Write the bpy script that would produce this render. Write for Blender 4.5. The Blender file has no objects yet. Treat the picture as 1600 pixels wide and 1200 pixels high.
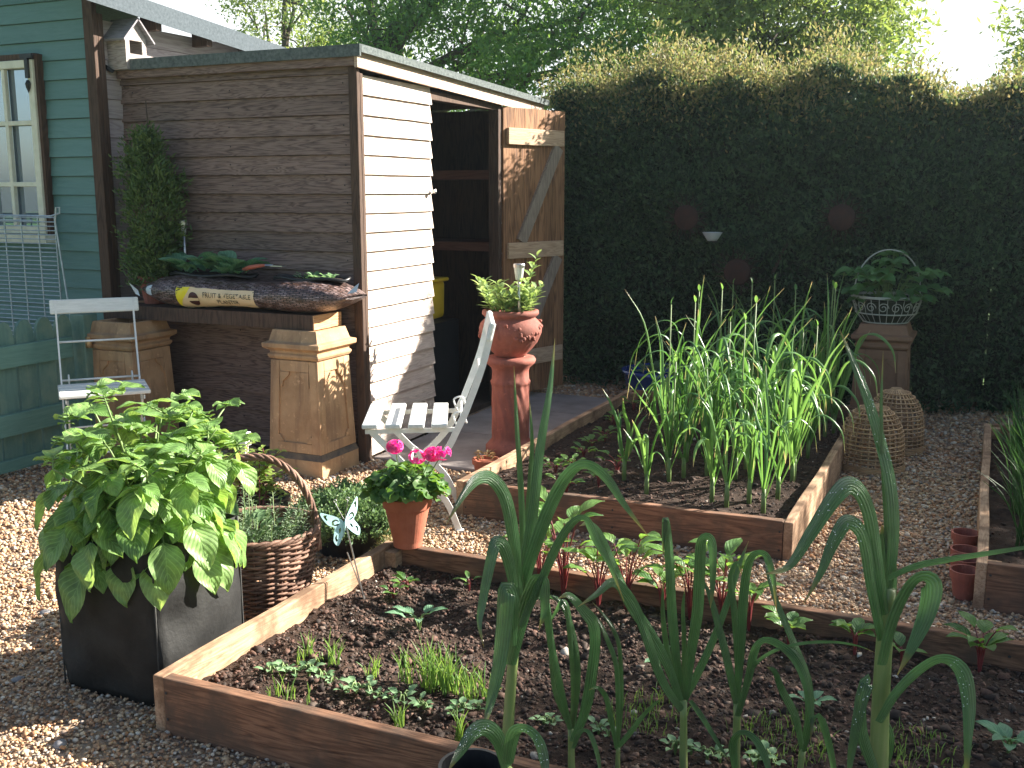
import bpy, math, random, numpy as np
from mathutils import Vector, Matrix, noise
R=math.radians; rnd=random.Random(7); nrs=np.random.RandomState(11)
col=bpy.context.scene.collection
# ---------------- camera numbers (garden axes: X along shed front, Y towards hedge)
PS=R(24.5);TH=R(10.4);F=1640.0;H=1.42
def ray(u,v):
    x=u-800;b=v-600
    y=F*math.cos(TH)-b*math.sin(TH); z=-b*math.cos(TH)-F*math.sin(TH)
    return Vector((x*math.cos(PS)-y*math.sin(PS), x*math.sin(PS)+y*math.cos(PS), z))
def PZ(u,v,z=0.0):
    r=ray(u,v);t=(z-H)/r.z;return Vector((r.x*t,r.y*t,z))
def PY(u,v,y):
    r=ray(u,v);t=y/r.y;return Vector((r.x*t,y,H+r.z*t))
def PD(u,v,d):
    r=ray(u,v);t=d/(-r.x*math.sin(PS)+r.y*math.cos(PS));return Vector((r.x*t,r.y*t,H+r.z*t))
# ---------------- materials
def nt(name):
    m=bpy.data.materials.new(name);m.use_nodes=True;t=m.node_tree
    b=t.nodes['Principled BSDF'];return m,t,b,t.nodes['Material Output']
def N(t,k,**kw):
    n=t.nodes.new(k)
    for a,v in kw.items():
        if a in n.inputs: n.inputs[a].default_value=v
        else: setattr(n,a,v)
    return n
def ramp(t,fac,cols):
    r=N(t,'ShaderNodeValToRGB');e=r.color_ramp.elements
    while len(e)<len(cols): e.new(0.5)
    for i,(p,c) in enumerate(cols): e[i].position=p;e[i].color=(*c,1)
    t.links.new(fac,r.inputs[0]);return r.outputs[0]
def mixc(t,a,b,f,mode='MIX'):
    m=N(t,'ShaderNodeMix',data_type='RGBA',blend_type=mode)
    for s,i in ((a,6),(b,7)):
        if isinstance(s,tuple): m.inputs[i].default_value=(*s,1)
        else: t.links.new(s,m.inputs[i])
    if isinstance(f,float): m.inputs[0].default_value=f
    else: t.links.new(f,m.inputs[0])
    return m.outputs[2]
def bump(t,b,h,st,dist=.01):
    n=N(t,'ShaderNodeBump',Strength=st,Distance=dist);t.links.new(h,n.inputs['Height']);t.links.new(n.outputs[0],b.inputs['Normal'])
def coord(t,scale,which='Object'):
    c=N(t,'ShaderNodeTexCoord');m=N(t,'ShaderNodeMapping');m.inputs['Scale'].default_value=scale
    t.links.new(c.outputs[which],m.inputs[0]);return m.outputs[0]
def noise_(t,vec,scale,detail=4,rough=.6,dist=0):
    n=N(t,'ShaderNodeTexNoise',Scale=scale,Detail=detail,Roughness=rough,Distortion=dist)
    if vec is not None:t.links.new(vec,n.inputs['Vector'])
    return n.outputs[0]
def basic(name,c1,c2,scale=8,rough=.7,bs=.3,metal=0,detail=5,spec=.4,bd=.004,island=0):
    m,t,b,o=nt(name);v=coord(t,(1,1,1));n=noise_(t,v,scale,detail)
    c=ramp(t,n,[(.3,c1),(.7,c2)])
    if island:
        g=N(t,'ShaderNodeNewGeometry');k=N(t,'ShaderNodeMath',operation='MULTIPLY_ADD');k.inputs[1].default_value=island;k.inputs[2].default_value=1-island/2
        t.links.new(g.outputs['Random Per Island'],k.inputs[0]);h=N(t,'ShaderNodeHueSaturation');t.links.new(k.outputs[0],h.inputs['Value']);t.links.new(c,h.inputs['Color']);c=h.outputs[0]
    t.links.new(c,b.inputs['Base Color']);b.inputs['Roughness'].default_value=rough;b.inputs['Metallic'].default_value=metal
    b.inputs['Specular IOR Level'].default_value=spec
    if bs:
        n2=noise_(t,v,scale*5,4);bump(t,b,n2,bs,bd)
    return m
def wood(name,c1,c2,axis='X',gs=1.0,rough=.8,stain=None,var=.5,spec=.3,grain=.5,stc=None):
    m,t,b,o=nt(name);g=N(t,'ShaderNodeNewGeometry')
    c=N(t,'ShaderNodeTexCoord');mp=N(t,'ShaderNodeMapping')
    s={'X':(1.2,14,14),'Y':(14,1.2,14),'Z':(14,14,1.2)}[axis];mp.inputs['Scale'].default_value=tuple(k*gs for k in s)
    ad=N(t,'ShaderNodeVectorMath',operation='MULTIPLY_ADD');cb=N(t,'ShaderNodeCombineXYZ')
    for i in range(3): t.links.new(g.outputs['Random Per Island'],cb.inputs[i])
    t.links.new(cb.outputs[0],ad.inputs[0]);ad.inputs[1].default_value=(37,53,71);t.links.new(c.outputs['Object'],ad.inputs[2])
    t.links.new(ad.outputs[0],mp.inputs[0]);v=mp.outputs[0]
    n=noise_(t,v,1.3,3,.5,.6)
    w=N(t,'ShaderNodeMath',operation='MULTIPLY');t.links.new(n,w.inputs[0]);w.inputs[1].default_value=22
    f=N(t,'ShaderNodeMath',operation='PINGPONG');t.links.new(w.outputs[0],f.inputs[0]);f.inputs[1].default_value=1
    n2=noise_(t,v,7,5,.7)
    k=N(t,'ShaderNodeMath',operation='MULTIPLY_ADD');t.links.new(f.outputs[0],k.inputs[0]);k.inputs[1].default_value=grain;t.links.new(n2,k.inputs[2])
    cc=ramp(t,k.outputs[0],[(.35,c1),(.35+.75*(.5+grain*.4),c2)])
    hs=N(t,'ShaderNodeHueSaturation');vv=N(t,'ShaderNodeMath',operation='MULTIPLY_ADD');t.links.new(g.outputs['Random Per Island'],vv.inputs[0]);vv.inputs[1].default_value=var;vv.inputs[2].default_value=1-var/2
    t.links.new(vv.outputs[0],hs.inputs['Value']);t.links.new(cc,hs.inputs['Color']);out=hs.outputs[0]
    if stc:
        n3=noise_(t,c.outputs['Object'],stain or 3,5,.6);r3=ramp(t,n3,[(.45,(0,0,0)),(.65,(1,1,1))]);out=mixc(t,out,stc,r3)
    t.links.new(out,b.inputs['Base Color']);b.inputs['Roughness'].default_value=rough;b.inputs['Specular IOR Level'].default_value=spec
    bump(t,b,k.outputs[0],.45,.003);return m
def leafm(name,c1,c2,trans=.35,rough=.45,veins=0,spec=.4,stripes=0,tcol=None,tipc=None,hue=.03,tex=0):
    m,t,b,o=nt(name);g=N(t,'ShaderNodeNewGeometry')
    c=ramp(t,g.outputs['Random Per Island'],[(0,c1),(1,c2)])
    if tex:
        v=coord(t,(1,1,1));n=noise_(t,v,tex,3);c=mixc(t,c,ramp(t,n,[(.3,(.55,.55,.55)),(.7,(1.25,1.25,1.2))]),1.0,'MULTIPLY')
    uv=None
    if veins or stripes or tipc:
        uv=N(t,'ShaderNodeUVMap',uv_map='UVMap');sp=N(t,'ShaderNodeSeparateXYZ');t.links.new(uv.outputs[0],sp.inputs[0])
    if veins:
        a=N(t,'ShaderNodeMath',operation='SUBTRACT');t.links.new(sp.outputs[0],a.inputs[0]);a.inputs[1].default_value=.5
        ab=N(t,'ShaderNodeMath',operation='ABSOLUTE');t.links.new(a.outputs[0],ab.inputs[0])
        q=N(t,'ShaderNodeMath',operation='MULTIPLY_ADD');t.links.new(ab.outputs[0],q.inputs[0]);q.inputs[1].default_value=-.9;t.links.new(sp.outputs[1],q.inputs[2])
        w=N(t,'ShaderNodeMath',operation='MULTIPLY');t.links.new(q.outputs[0],w.inputs[0]);w.inputs[1].default_value=veins
        pp=N(t,'ShaderNodeMath',operation='PINGPONG');t.links.new(w.outputs[0],pp.inputs[0]);pp.inputs[1].default_value=.5
        mid=N(t,'ShaderNodeMath',operation='MULTIPLY');t.links.new(ab.outputs[0],mid.inputs[0]);mid.inputs[1].default_value=9
        mn=N(t,'ShaderNodeMath',operation='MINIMUM');t.links.new(pp.outputs[0],mn.inputs[0]);t.links.new(mid.outputs[0],mn.inputs[1])
        vr=ramp(t,mn.outputs[0],[(0,(1,1,1)),(.16,(0,0,0))])
        lt=tuple(min(1,x*1.7+.015) for x in c2);c=mixc(t,c,lt,mixf(t,vr,.38))
        bump(t,b,mn.outputs[0],.5,.004)
    if stripes:
        w=N(t,'ShaderNodeMath',operation='MULTIPLY');t.links.new(sp.outputs[0],w.inputs[0]);w.inputs[1].default_value=stripes
        pp=N(t,'ShaderNodeMath',operation='PINGPONG');t.links.new(w.outputs[0],pp.inputs[0]);pp.inputs[1].default_value=1
        c=mixc(t,c,tuple(x*1.45+.01 for x in c2),mixf(t,pp.outputs[0],.45));
        ms=N(t,'ShaderNodeMapping');ms.inputs['Scale'].default_value=(26,2.2,1);t.links.new(uv.outputs[0],ms.inputs[0]);ns_=noise_(t,ms.outputs[0],1.6,5,.65);c=mixc(t,c,ramp(t,ns_,[(.28,(.55,.6,.5)),(.5,(1,1,1)),(.75,(1.55,1.4,1.35))]),1.0,'MULTIPLY')
        md=N(t,'ShaderNodeMath',operation='ADD');t.links.new(pp.outputs[0],md.inputs[0]);t.links.new(ns_,md.inputs[1]);bump(t,b,md.outputs[0],.8,.003)
    if tipc:
        r=ramp(t,sp.outputs[1],[(.88,(0,0,0)),(.99,(1,1,1))]);c=mixc(t,c,tipc,r)
    t.links.new(c,b.inputs['Base Color']);b.inputs['Roughness'].default_value=rough;b.inputs['Specular IOR Level'].default_value=spec
    if trans:
        tr=N(t,'ShaderNodeBsdfTranslucent');h=N(t,'ShaderNodeHueSaturation',Value=tcol or 1.9,Hue=.5-hue,Saturation=1.15)
        t.links.new(c,h.inputs['Color']);t.links.new(h.outputs[0],tr.inputs[0])
        mx=N(t,'ShaderNodeMixShader');mx.inputs[0].default_value=trans
        t.links.new(b.outputs[0],mx.inputs[1]);t.links.new(tr.outputs[0],mx.inputs[2]);t.links.new(mx.outputs[0],o.inputs[0])
    return m
def mixf(t,s,k):
    m=N(t,'ShaderNodeMath',operation='MULTIPLY');t.links.new(s,m.inputs[0]);m.inputs[1].default_value=k;return m.outputs[0]
# ---------------- mesh builder
class MB:
    def __init__(s): s.v=[];s.f=[];s.uv=[];s.m=[];s.mi=0
    def vert(s,p,uv=(0,0)): s.v.append((p[0],p[1],p[2]));s.uv.append(uv);return len(s.v)-1
    def face(s,*i): s.f.append(tuple(i));s.m.append(s.mi)
    def box(s,a,b,rot=None,org=None,jit=0,taper=None):
        x0,y0,z0=a;x1,y1,z1=b;c=[(x0,y0,z0),(x1,y0,z0),(x1,y1,z0),(x0,y1,z0),(x0,y0,z1),(x1,y0,z1),(x1,y1,z1),(x0,y1,z1)]
        if rot is not None:
            o=Vector(org or ((x0+x1)/2,(y0+y1)/2,(z0+z1)/2));c=[o+rot@(Vector(p)-o) for p in c]
        if jit: c=[tuple(q+rnd.uniform(-jit,jit) for q in p) for p in c]
        k=len(s.v)
        for p in c:s.vert(p)
        for f in ((0,3,2,1),(4,5,6,7),(0,1,5,4),(1,2,6,5),(2,3,7,6),(3,0,4,7)): s.face(*[k+i for i in f])
    def beam(s,a,b,w,d,up=Vector((0,0,1)),bev=0):
        a=Vector(a);b=Vector(b);t=(b-a).normalized();x=t.cross(up)
        if x.length<1e-4:x=t.cross(Vector((0,1,0)))
        x.normalize();y=t.cross(x);k=len(s.v)
        for p in (a,b):
            for i,j in ((-1,-1),(1,-1),(1,1),(-1,1)): s.vert(p+x*(i*w/2)+y*(j*d/2))
        for f in ((0,1,2,3),(7,6,5,4),(0,4,5,1),(1,5,6,2),(2,6,7,3),(3,7,4,0)): s.face(*[k+i for i in f])
    def tube(s,pts,r,n=6,closed=False,cap=True,uvl=False):
        pts=[Vector(p) for p in pts];L=len(pts);rr=r if isinstance(r,(list,tuple)) else [r]*L
        k=len(s.v);px=None
        for i,p in enumerate(pts):
            if closed:t=(pts[(i+1)%L]-pts[i-1])
            else:t=(pts[min(i+1,L-1)]-pts[max(i-1,0)])
            t.normalize()
            if px is None:
                px=t.cross(Vector((0,0,1)))
                if px.length<.1:px=t.cross(Vector((0,1,0)))
            px=(px-t*px.dot(t)).normalized();py=t.cross(px)
            for j in range(n):
                a=2*math.pi*j/n;s.vert(p+(px*math.cos(a)+py*math.sin(a))*rr[i],(j/n,i/max(1,L-1)))
        for i in range(L if closed else L-1):
            i2=(i+1)%L
            for j in range(n):
                j2=(j+1)%n;s.face(k+i*n+j,k+i*n+j2,k+i2*n+j2,k+i2*n+j)
        if cap and not closed:
            s.face(*[k+j for j in range(n)][::-1]);s.face(*[k+(L-1)*n+j for j in range(n)])
    def lathe(s,prof,n=24,c=(0,0,0),cap=False,sq=None,ph=0,mod=None):
        k=len(s.v)
        for r,z in prof:
            for j in range(n):
                a=2*math.pi*j/n+ph;q=r*(mod(a,z) if mod else 1);s.vert((c[0]+q*math.cos(a),c[1]+q*math.sin(a),c[2]+z),(j/n,z))
        for i in range(len(prof)-1):
            for j in range(n):
                j2=(j+1)%n;s.face(k+i*n+j,k+i*n+j2,k+(i+1)*n+j2,k+(i+1)*n+j)
        if cap:
            s.face(*[k+j for j in range(n)][::-1]);s.face(*[k+(len(prof)-1)*n+j for j in range(n)])
    def ribbon(s,pts,ws,sides,fold=.2,nw=4):
        L=len(pts);k=len(s.v)
        for i,p in enumerate(pts):
            t=(pts[min(i+1,L-1)]-pts[max(i-1,0)]).normalized();sd=sides[i];sd=(sd-t*sd.dot(t)).normalized();nn=sd.cross(t)
            for j in range(nw+1):
                a=j/nw*2-1;s.vert(p+sd*(a*ws[i]/2)+nn*(abs(a)**1.4*ws[i]*fold),(j/nw,i/(L-1)))
        for i in range(L-1):
            for j in range(nw): a=k+i*(nw+1)+j;s.face(a,a+1,a+nw+2,a+nw+1)
    def leaf(s,p,d,n,L,W,droop=.3,cup=.15,ns=6,nw=4,shape=1.0,tip=.15,wav=0,serr=0):
        """leaf blade from p along d with normal n"""
        p=Vector(p);d=Vector(d).normalized();n=Vector(n);sd=d.cross(n).normalized();n=sd.cross(d);k=len(s.v);ph=rnd.random()*6
        for i in range(ns+1):
            q=i/ns;w=W*max(.02,(math.sin(math.pi*min(1,q**shape*(1-tip*0)))**.75)*(1 if q<.999 else .02));w=w if i else W*.06
            dr=-droop*L*q*q
            c=p+d*(L*(q-.15*droop*q*q))+n*dr
            for j in range(nw+1):
                a=j/nw*2-1;e=1
                if serr and abs(a)==1 and i%2: e=1-serr
                s.vert(c+sd*(a*w/2*e)+n*(abs(a)*w*cup+(wav*W*math.sin(q*9+a*3+ph) if wav else 0)),(j/nw,q))
        for i in range(ns):
            for j in range(nw):a=k+i*(nw+1)+j;s.face(a,a+1,a+nw+2,a+nw+1)
    def build(s,name,mat,parent=None,smooth=False,loc=None,world=False,bevel=0,sub=0):
        me=bpy.data.meshes.new(name);off=Vector((0,0,0))
        if world and parent is not None: off=WL(parent)
        if parent is None and loc is not None: off=Vector(loc)
        vs=np.array(s.v,dtype=np.float64).reshape(-1,3)-np.array(off)
        me.from_pydata([tuple(x) for x in vs],[],s.f)
        u=me.uv_layers.new(name='UVMap');li=np.zeros(len(me.loops),dtype=np.int32);me.loops.foreach_get('vertex_index',li)
        u.data.foreach_set('uv',np.array(s.uv,dtype=np.float32)[li].ravel())
        for mm in (mat if isinstance(mat,(list,tuple)) else [mat]): me.materials.append(mm)
        if isinstance(mat,(list,tuple)): me.polygons.foreach_set('material_index',s.m)
        if smooth: me.polygons.foreach_set('use_smooth',[True]*len(me.polygons))
        me.update()
        o=bpy.data.objects.new(name,me);col.objects.link(o)
        if parent is not None:o.parent=parent
        elif loc is not None:o.location=off
        if bevel:
            b=o.modifiers.new('Bevel','BEVEL');b.width=bevel;b.segments=2;b.limit_method='ANGLE';b.angle_limit=R(40)
        return o
WLD={}
def WL(o): return WLD.get(o.name,Vector(o.location))
def npmesh(name,V,k,mat,parent=None,off=(0,0,0),mi=None,smooth=False,faces=None):
    """V: (M,nv,3) islands; faces: local face index lists of length k"""
    V=np.asarray(V,dtype=np.float32)-np.array(off,dtype=np.float32);M,nv,_=V.shape
    fl=np.array(faces if faces is not None else [list(range(k))],dtype=np.int32);nf=len(fl)
    idx=(np.arange(M,dtype=np.int32)[:,None,None]*nv+fl[None]).reshape(-1)
    me=bpy.data.meshes.new(name);me.vertices.add(M*nv);me.vertices.foreach_set('co',V.ravel())
    me.loops.add(len(idx));me.loops.foreach_set('vertex_index',idx)
    me.polygons.add(M*nf);me.polygons.foreach_set('loop_start',np.arange(0,M*nf*k,k,dtype=np.int32))
    me.polygons.foreach_set('loop_total',np.full(M*nf,k,dtype=np.int32))
    for mm in (mat if isinstance(mat,(list,tuple)) else [mat]): me.materials.append(mm)
    if mi is not None: me.polygons.foreach_set('material_index',np.repeat(mi,nf).astype(np.int32))
    if smooth: me.polygons.foreach_set('use_smooth',np.ones(M*nf,dtype=bool))
    me.update(calc_edges=True)
    o=bpy.data.objects.new(name,me);col.objects.link(o)
    if parent is not None:o.parent=parent
    else:o.location=off
    return o
def cards(P,L,W,D=None,spread=1.0,up=0):
    """rhombus leaves at P (n,3) with direction bias D"""
    n=len(P);d=nrs.normal(size=(n,3))*spread
    if D is not None:d=d+np.asarray(D)
    d/=np.linalg.norm(d,axis=1)[:,None];a=nrs.normal(size=(n,3));a[:,2]+=up;s=np.cross(d,a);s/=np.linalg.norm(s,axis=1)[:,None]+1e-9
    L=(L*nrs.uniform(.6,1.3,n))[:,None];W=(W*nrs.uniform(.7,1.2,n))[:,None];nn=np.cross(s,d)
    return np.stack([P,P+d*L*.45+s*W*.5+nn*W*.15,P+d*L,P+d*L*.45-s*W*.5+nn*W*.15],1)
def tag(o,label=None,cat=None,group=None,kind=None):
    if label:o['label']=label
    if cat:o['category']=cat
    if group:o['group']=group
    if kind:o['kind']=kind
    return o
def thing(name,loc,label,cat,rz=0,group=None):
    o=bpy.data.objects.new(name,None);o.empty_display_size=.1;col.objects.link(o);o.location=loc;o.rotation_euler=(0,0,rz);WLD[o.name]=Vector(loc)
    return tag(o,label,cat,group)
def dup(root,loc,rz,label,scale=None):
    r=root.copy();col.objects.link(r);r.location=loc;r.rotation_euler=(0,0,rz);r['label']=label
    if scale:r.scale=(scale,)*3
    for ch in list(root.children):
        c=ch.copy();col.objects.link(c);c.parent=r
        for g in ch.children:
            d=g.copy();col.objects.link(d);d.parent=c
    return r
def crom(pts,n=5):
    P=[Vector(p) for p in pts];P=[P[0]*2-P[1]]+P+[P[-1]*2-P[-2]];o=[]
    for i in range(1,len(P)-2):
        a,b,c,d=P[i-1:i+3]
        for k in range(n):
            t=k/n;o.append(.5*((2*b)+(c-a)*t+(2*a-5*b+4*c-d)*t*t+(3*b-a-3*c+d)*t**3))
    o.append(P[-2]);return o
# ---------------- material library
M={}
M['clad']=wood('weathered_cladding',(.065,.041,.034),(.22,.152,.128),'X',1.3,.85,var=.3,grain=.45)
M['clad_y']=wood('sunlit_cladding',(.42,.33,.28),(.64,.54,.47),'Y',.8,.8,var=.2,grain=.3)  # same boards as clad, sunlight on the side wall put into the paler colour
M['darkwood']=wood('dark_wood',(.035,.022,.016),(.09,.055,.038),'Z',.8,.8,var=.3)
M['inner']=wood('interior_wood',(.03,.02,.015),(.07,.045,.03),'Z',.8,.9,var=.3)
M['doorw']=wood('door_boards',(.09,.042,.022),(.29,.15,.075),'Z',.6,.75,var=.3,grain=.5)
M['green']=wood('green_painted_boards',(.085,.18,.165),(.11,.215,.20),'X',.7,.55,var=.12,grain=.15,spec=.4)
M['green_z']=wood('green_painted_pickets',(.085,.17,.145),(.115,.21,.18),'Z',.7,.6,var=.15,grain=.15,stc=(.17,.25,.19),stain=6)
M['cream']=basic('cream_paint',(.55,.54,.42),(.68,.66,.54),20,.5,.1)
M['white']=basic('white_chair_paint',(.62,.64,.62),(.78,.79,.77),25,.45,.15)
M['whitew']=wood('white_painted_slats',(.60,.63,.60),(.76,.78,.75),'Y',1,.5,var=.08,grain=.15)
M['bed_x']=wood('bed_timber_x_shaded',(.06,.028,.017),(.22,.115,.068),'X',1.0,.9,var=.25,stc=(.10,.065,.045),stain=7,grain=.35)  # same timber as bed_y, shade on the outer faces put into the colour
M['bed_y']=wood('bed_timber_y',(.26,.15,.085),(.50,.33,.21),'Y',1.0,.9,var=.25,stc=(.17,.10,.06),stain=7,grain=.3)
M['felt']=basic('roof_felt',(.06,.075,.075),(.15,.17,.165),60,.9,.6,spec=.2)
M['terra']=basic('terracotta',(.30,.085,.045),(.42,.14,.08),10,.8,.35)
M['terra2']=None
def weathered(name,c1,c2,c3,sc=6):
    m=basic(name,c1,c2,sc,.8,.5);t=m.node_tree;b=t.nodes['Principled BSDF'];l=b.inputs['Base Color'].links[0].from_socket
    v=coord(t,(9,9,1.6));n=noise_(t,v,1.2,6,.65,.5);r=ramp(t,n,[(.50,(0,0,0)),(.66,(1,1,1))]);v2=coord(t,(1,1,1));n2=noise_(t,v2,28,4,.7);r2=ramp(t,n2,[(.60,(0,0,0)),(.70,(1,1,1))])
    o1=mixc(t,l,c3,mixf(t,r,.65));t.links.new(mixc(t,o1,tuple(min(1,x*1.5) for x in c2),mixf(t,r2,.5)),b.inputs['Base Color']);return m
M['chim']=weathered('buff_stoneware',(.34,.20,.10),(.52,.34,.19),(.20,.12,.075))
M['terra2']=weathered('red_terracotta',(.23,.065,.045),(.34,.115,.08),(.15,.055,.04),9)
M['chimd']=basic('brown_stoneware',(.16,.085,.05),(.26,.15,.09),6,.75,.35)
M['grime']=basic('grimy_stoneware',(.05,.05,.05),(.20,.15,.10),14,.8,.35)
M['steel']=basic('brushed_steel',(.45,.45,.45),(.6,.6,.6),30,.3,.05,metal=.9)
M['iron']=basic('black_iron',(.01,.01,.012),(.03,.03,.03),30,.5,.2)
M['rust']=basic('rusty_iron',(.018,.009,.007),(.045,.016,.010),30,.85,.5)
M['galv']=basic('galvanised_wire',(.30,.36,.40),(.45,.52,.56),40,.4,.1,metal=.4)
M['blackfab']=basic('black_woven_fabric',(.006,.006,.006),(.022,.022,.021),9,.7,.8,spec=.3,bd=.003)
M['slab']=basic('concrete_slab',(.20,.17,.16),(.33,.29,.27),5,.9,.5)
M['wick']=basic('dark_wicker',(.11,.055,.035),(.28,.16,.11),18,.7,.5,island=.7)
M['bamb']=basic('bamboo_strip',(.36,.21,.11),(.58,.38,.21),14,.65,.3,island=.5)
M['blue']=basic('blue_glaze',(.01,.03,.16),(.02,.06,.28),8,.25,.1,spec=.6)
M['plastic']=basic('black_plastic',(.01,.01,.011),(.02,.02,.022),12,.4,.1)
M['yellow']=basic('yellow_plastic',(.55,.35,.02),(.65,.45,.03),12,.45,.05)
M['teal']=basic('pale_teal_metal',(.42,.68,.68),(.52,.78,.78),30,.4,.15)
M['pinkp']=leafm('pink_petals',(.75,.05,.28),(.9,.22,.5),.35,.5,spec=.2,tcol=1.3,hue=0)
M['stalk']=basic('green_stalk',(.10,.16,.05),(.18,.26,.08),12,.5,.1)
M['redstalk']=basic('red_stalk',(.12,.015,.022),(.22,.05,.04),12,.4,.1)
M['pot_leaf']=leafm('potato_foliage',(.12,.24,.06),(.23,.37,.12),.36,.42,veins=7,spec=.5,tex=25)
M['ger_leaf']=leafm('geranium_foliage',(.05,.13,.03),(.11,.22,.05),.35,.55)
M['mint']=leafm('mint_foliage',(.14,.24,.05),(.28,.36,.10),.4,.5)
M['sage']=leafm('sage_foliage',(.14,.24,.07),(.28,.38,.16),.35,.5,veins=5)
M['thyme']=leafm('thyme_foliage',(.06,.13,.05),(.16,.25,.11),.3,.6)
M['conif']=leafm('conifer_foliage',(.05,.10,.03),(.13,.19,.06),.25,.6)
M['cabb']=leafm('brassica_foliage',(.10,.22,.12),(.16,.30,.17),.3,.5,veins=5)
M['straw']=leafm('strawberry_foliage',(.04,.12,.035),(.09,.20,.06),.35,.5,veins=7)
M['leek']=leafm('leek_foliage',(.028,.090,.032),(.055,.135,.050),.34,.30,stripes=13,spec=.9,tipc=(.30,.26,.08),tcol=1.9,hue=.03,tex=14)
M['onion']=leafm('onion_foliage',(.045,.14,.035),(.14,.28,.085),.35,.35,spec=.5,tipc=(.5,.42,.2))
M['chard']=leafm('beet_foliage',(.05,.14,.035),(.13,.25,.06),.42,.4,veins=5,spec=.5)
M['seed']=leafm('seedling_foliage',(.14,.26,.12),(.24,.38,.2),.35,.45)
M['grassy']=leafm('grassy_seedling',(.09,.19,.05),(.18,.30,.08),.35,.5)
M['chive']=leafm('chive_foliage_shaded',(.02,.07,.02),(.05,.12,.035),.3,.5)  # dark colour stands in for shade over the right hand bed
M['tree1']=leafm('tree_leaves_dark',(.05,.13,.035),(.13,.24,.06),.38,.5)
M['tree2']=leafm('tree_leaves_light',(.10,.17,.05),(.20,.26,.08),.42,.5)
M['hedge']=leafm('hedge_leaves',(.014,.042,.022),(.10,.17,.08),.22,.6,spec=.25)
M['hedgetop']=leafm('hedge_new_growth',(.10,.14,.045),(.27,.22,.11),.35,.6,spec=.25,hue=0)
M['hcore']=basic('hedge_core',(.008,.012,.006),(.02,.03,.012),12,.95,.5)
M['bark']=basic('bark',(.05,.035,.025),(.13,.10,.075),14,.9,.9,bd=.02)
m,t,b,o=nt('window_glass');b.inputs['Base Color'].default_value=(.30,.36,.42,1);b.inputs['Roughness'].default_value=.03;b.inputs['Metallic'].default_value=.75;M['glass']=m
m,t,b,o=nt('clear_plastic');b.inputs['Base Color'].default_value=(.85,.95,.92,1);b.inputs['Roughness'].default_value=.12;b.inputs['Roughness'].default_value=.15
tp=N(t,'ShaderNodeBsdfTransparent');mx=N(t,'ShaderNodeMixShader');lw=N(t,'ShaderNodeLayerWeight',Blend=.35);t.links.new(lw.outputs['Facing'],mx.inputs[0]);t.links.new(tp.outputs[0],mx.inputs[1]);t.links.new(b.outputs[0],mx.inputs[2]);t.links.new(mx.outputs[0],o.inputs[0]);M['clear']=m
# gravel
def gravelmat(name,cols,rough=.75):
    m,t,b,o=nt(name);g=N(t,'ShaderNodeNewGeometry');c=ramp(t,g.outputs['Random Per Island'],cols)
    v=coord(t,(1,1,1));n=noise_(t,v,150,2);c=mixc(t,c,ramp(t,n,[(.3,(.6,.6,.6)),(.7,(1.15,1.15,1.15))]),1.0,'MULTIPLY')
    t.links.new(c,b.inputs['Base Color']);b.inputs['Roughness'].default_value=rough;return m
M['gravel']=gravelmat('pea_gravel',[(0,(.50,.31,.17)),(.14,(.33,.16,.08)),(.28,(.62,.43,.25)),(.42,(.36,.21,.12)),(.55,(.66,.51,.34)),(.68,(.46,.22,.09)),(.8,(.24,.20,.17)),(.9,(.70,.61,.49)),(1,(.44,.31,.20))])
m,t,b,o=nt('gravel_bed');v=coord(t,(1,1,1));vo=N(t,'ShaderNodeTexVoronoi',Scale=75);t.links.new(v,vo.inputs['Vector'])
c=ramp(t,vo.outputs['Color'],[(0,(.12,.07,.04)),(.4,(.36,.24,.15)),(.7,(.24,.18,.13)),(1,(.5,.42,.32))]);t.links.new(c,b.inputs['Base Color']);b.inputs['Roughness'].default_value=.9;bump(t,b,vo.outputs['Distance'],1.0,.01)
M['gbase']=m
M['soil']=basic('dark_soil',(.016,.010,.007),(.060,.034,.022),30,.9,1.0,spec=.25,bd=.006)
M['clod']=gravelmat('soil_clods',[(0,(.016,.009,.006)),(.5,(.058,.032,.021)),(.8,(.11,.050,.032)),(.93,(.14,.08,.055)),(.985,(.12,.09,.07)),(1,(.5,.46,.4))],.85)
M['lawn']=basic('lawn_grass',(.05,.12,.02),(.12,.22,.05),6,.9,.5)
m,t,b,o=nt('planter_bag_print');v=coord(t,(1,1,1),'UV');br=N(t,'ShaderNodeTexBrick',Scale=1.0);br.inputs['Brick Width'].default_value=.040;br.inputs['Row Height'].default_value=.017;br.inputs['Mortar Size'].default_value=.0032
br.inputs['Color1'].default_value=(.10,.055,.04,1);br.inputs['Color2'].default_value=(.27,.22,.22,1);br.inputs['Mortar'].default_value=(.012,.01,.01,1);t.links.new(v,br.inputs['Vector'])
n=noise_(t,v,25,3);c=mixc(t,br.outputs[0],ramp(t,n,[(.35,(.5,.4,.35)),(.7,(1.5,1.4,1.4))]),1.0,'MULTIPLY');t.links.new(c,b.inputs['Base Color']);b.inputs['Roughness'].default_value=.38;bump(t,b,noise_(t,v,14,3),.6,.02);M['bagprint']=m
M['label']=basic('cream_label',(.62,.47,.27),(.72,.56,.36),6,.4,0);M['lyel']=basic('yellow_label',(.75,.62,.02),(.8,.68,.04),6,.4,0)
M['ink']=basic('dark_ink',(.02,.02,.018),(.03,.03,.028),6,.5,0);M['inkbrown']=basic('brown_ink',(.05,.015,.012),(.07,.02,.016),6,.5,0)
M['paleprint']=basic('pale_print',(.5,.55,.58),(.6,.65,.68),6,.5,0)
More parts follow.
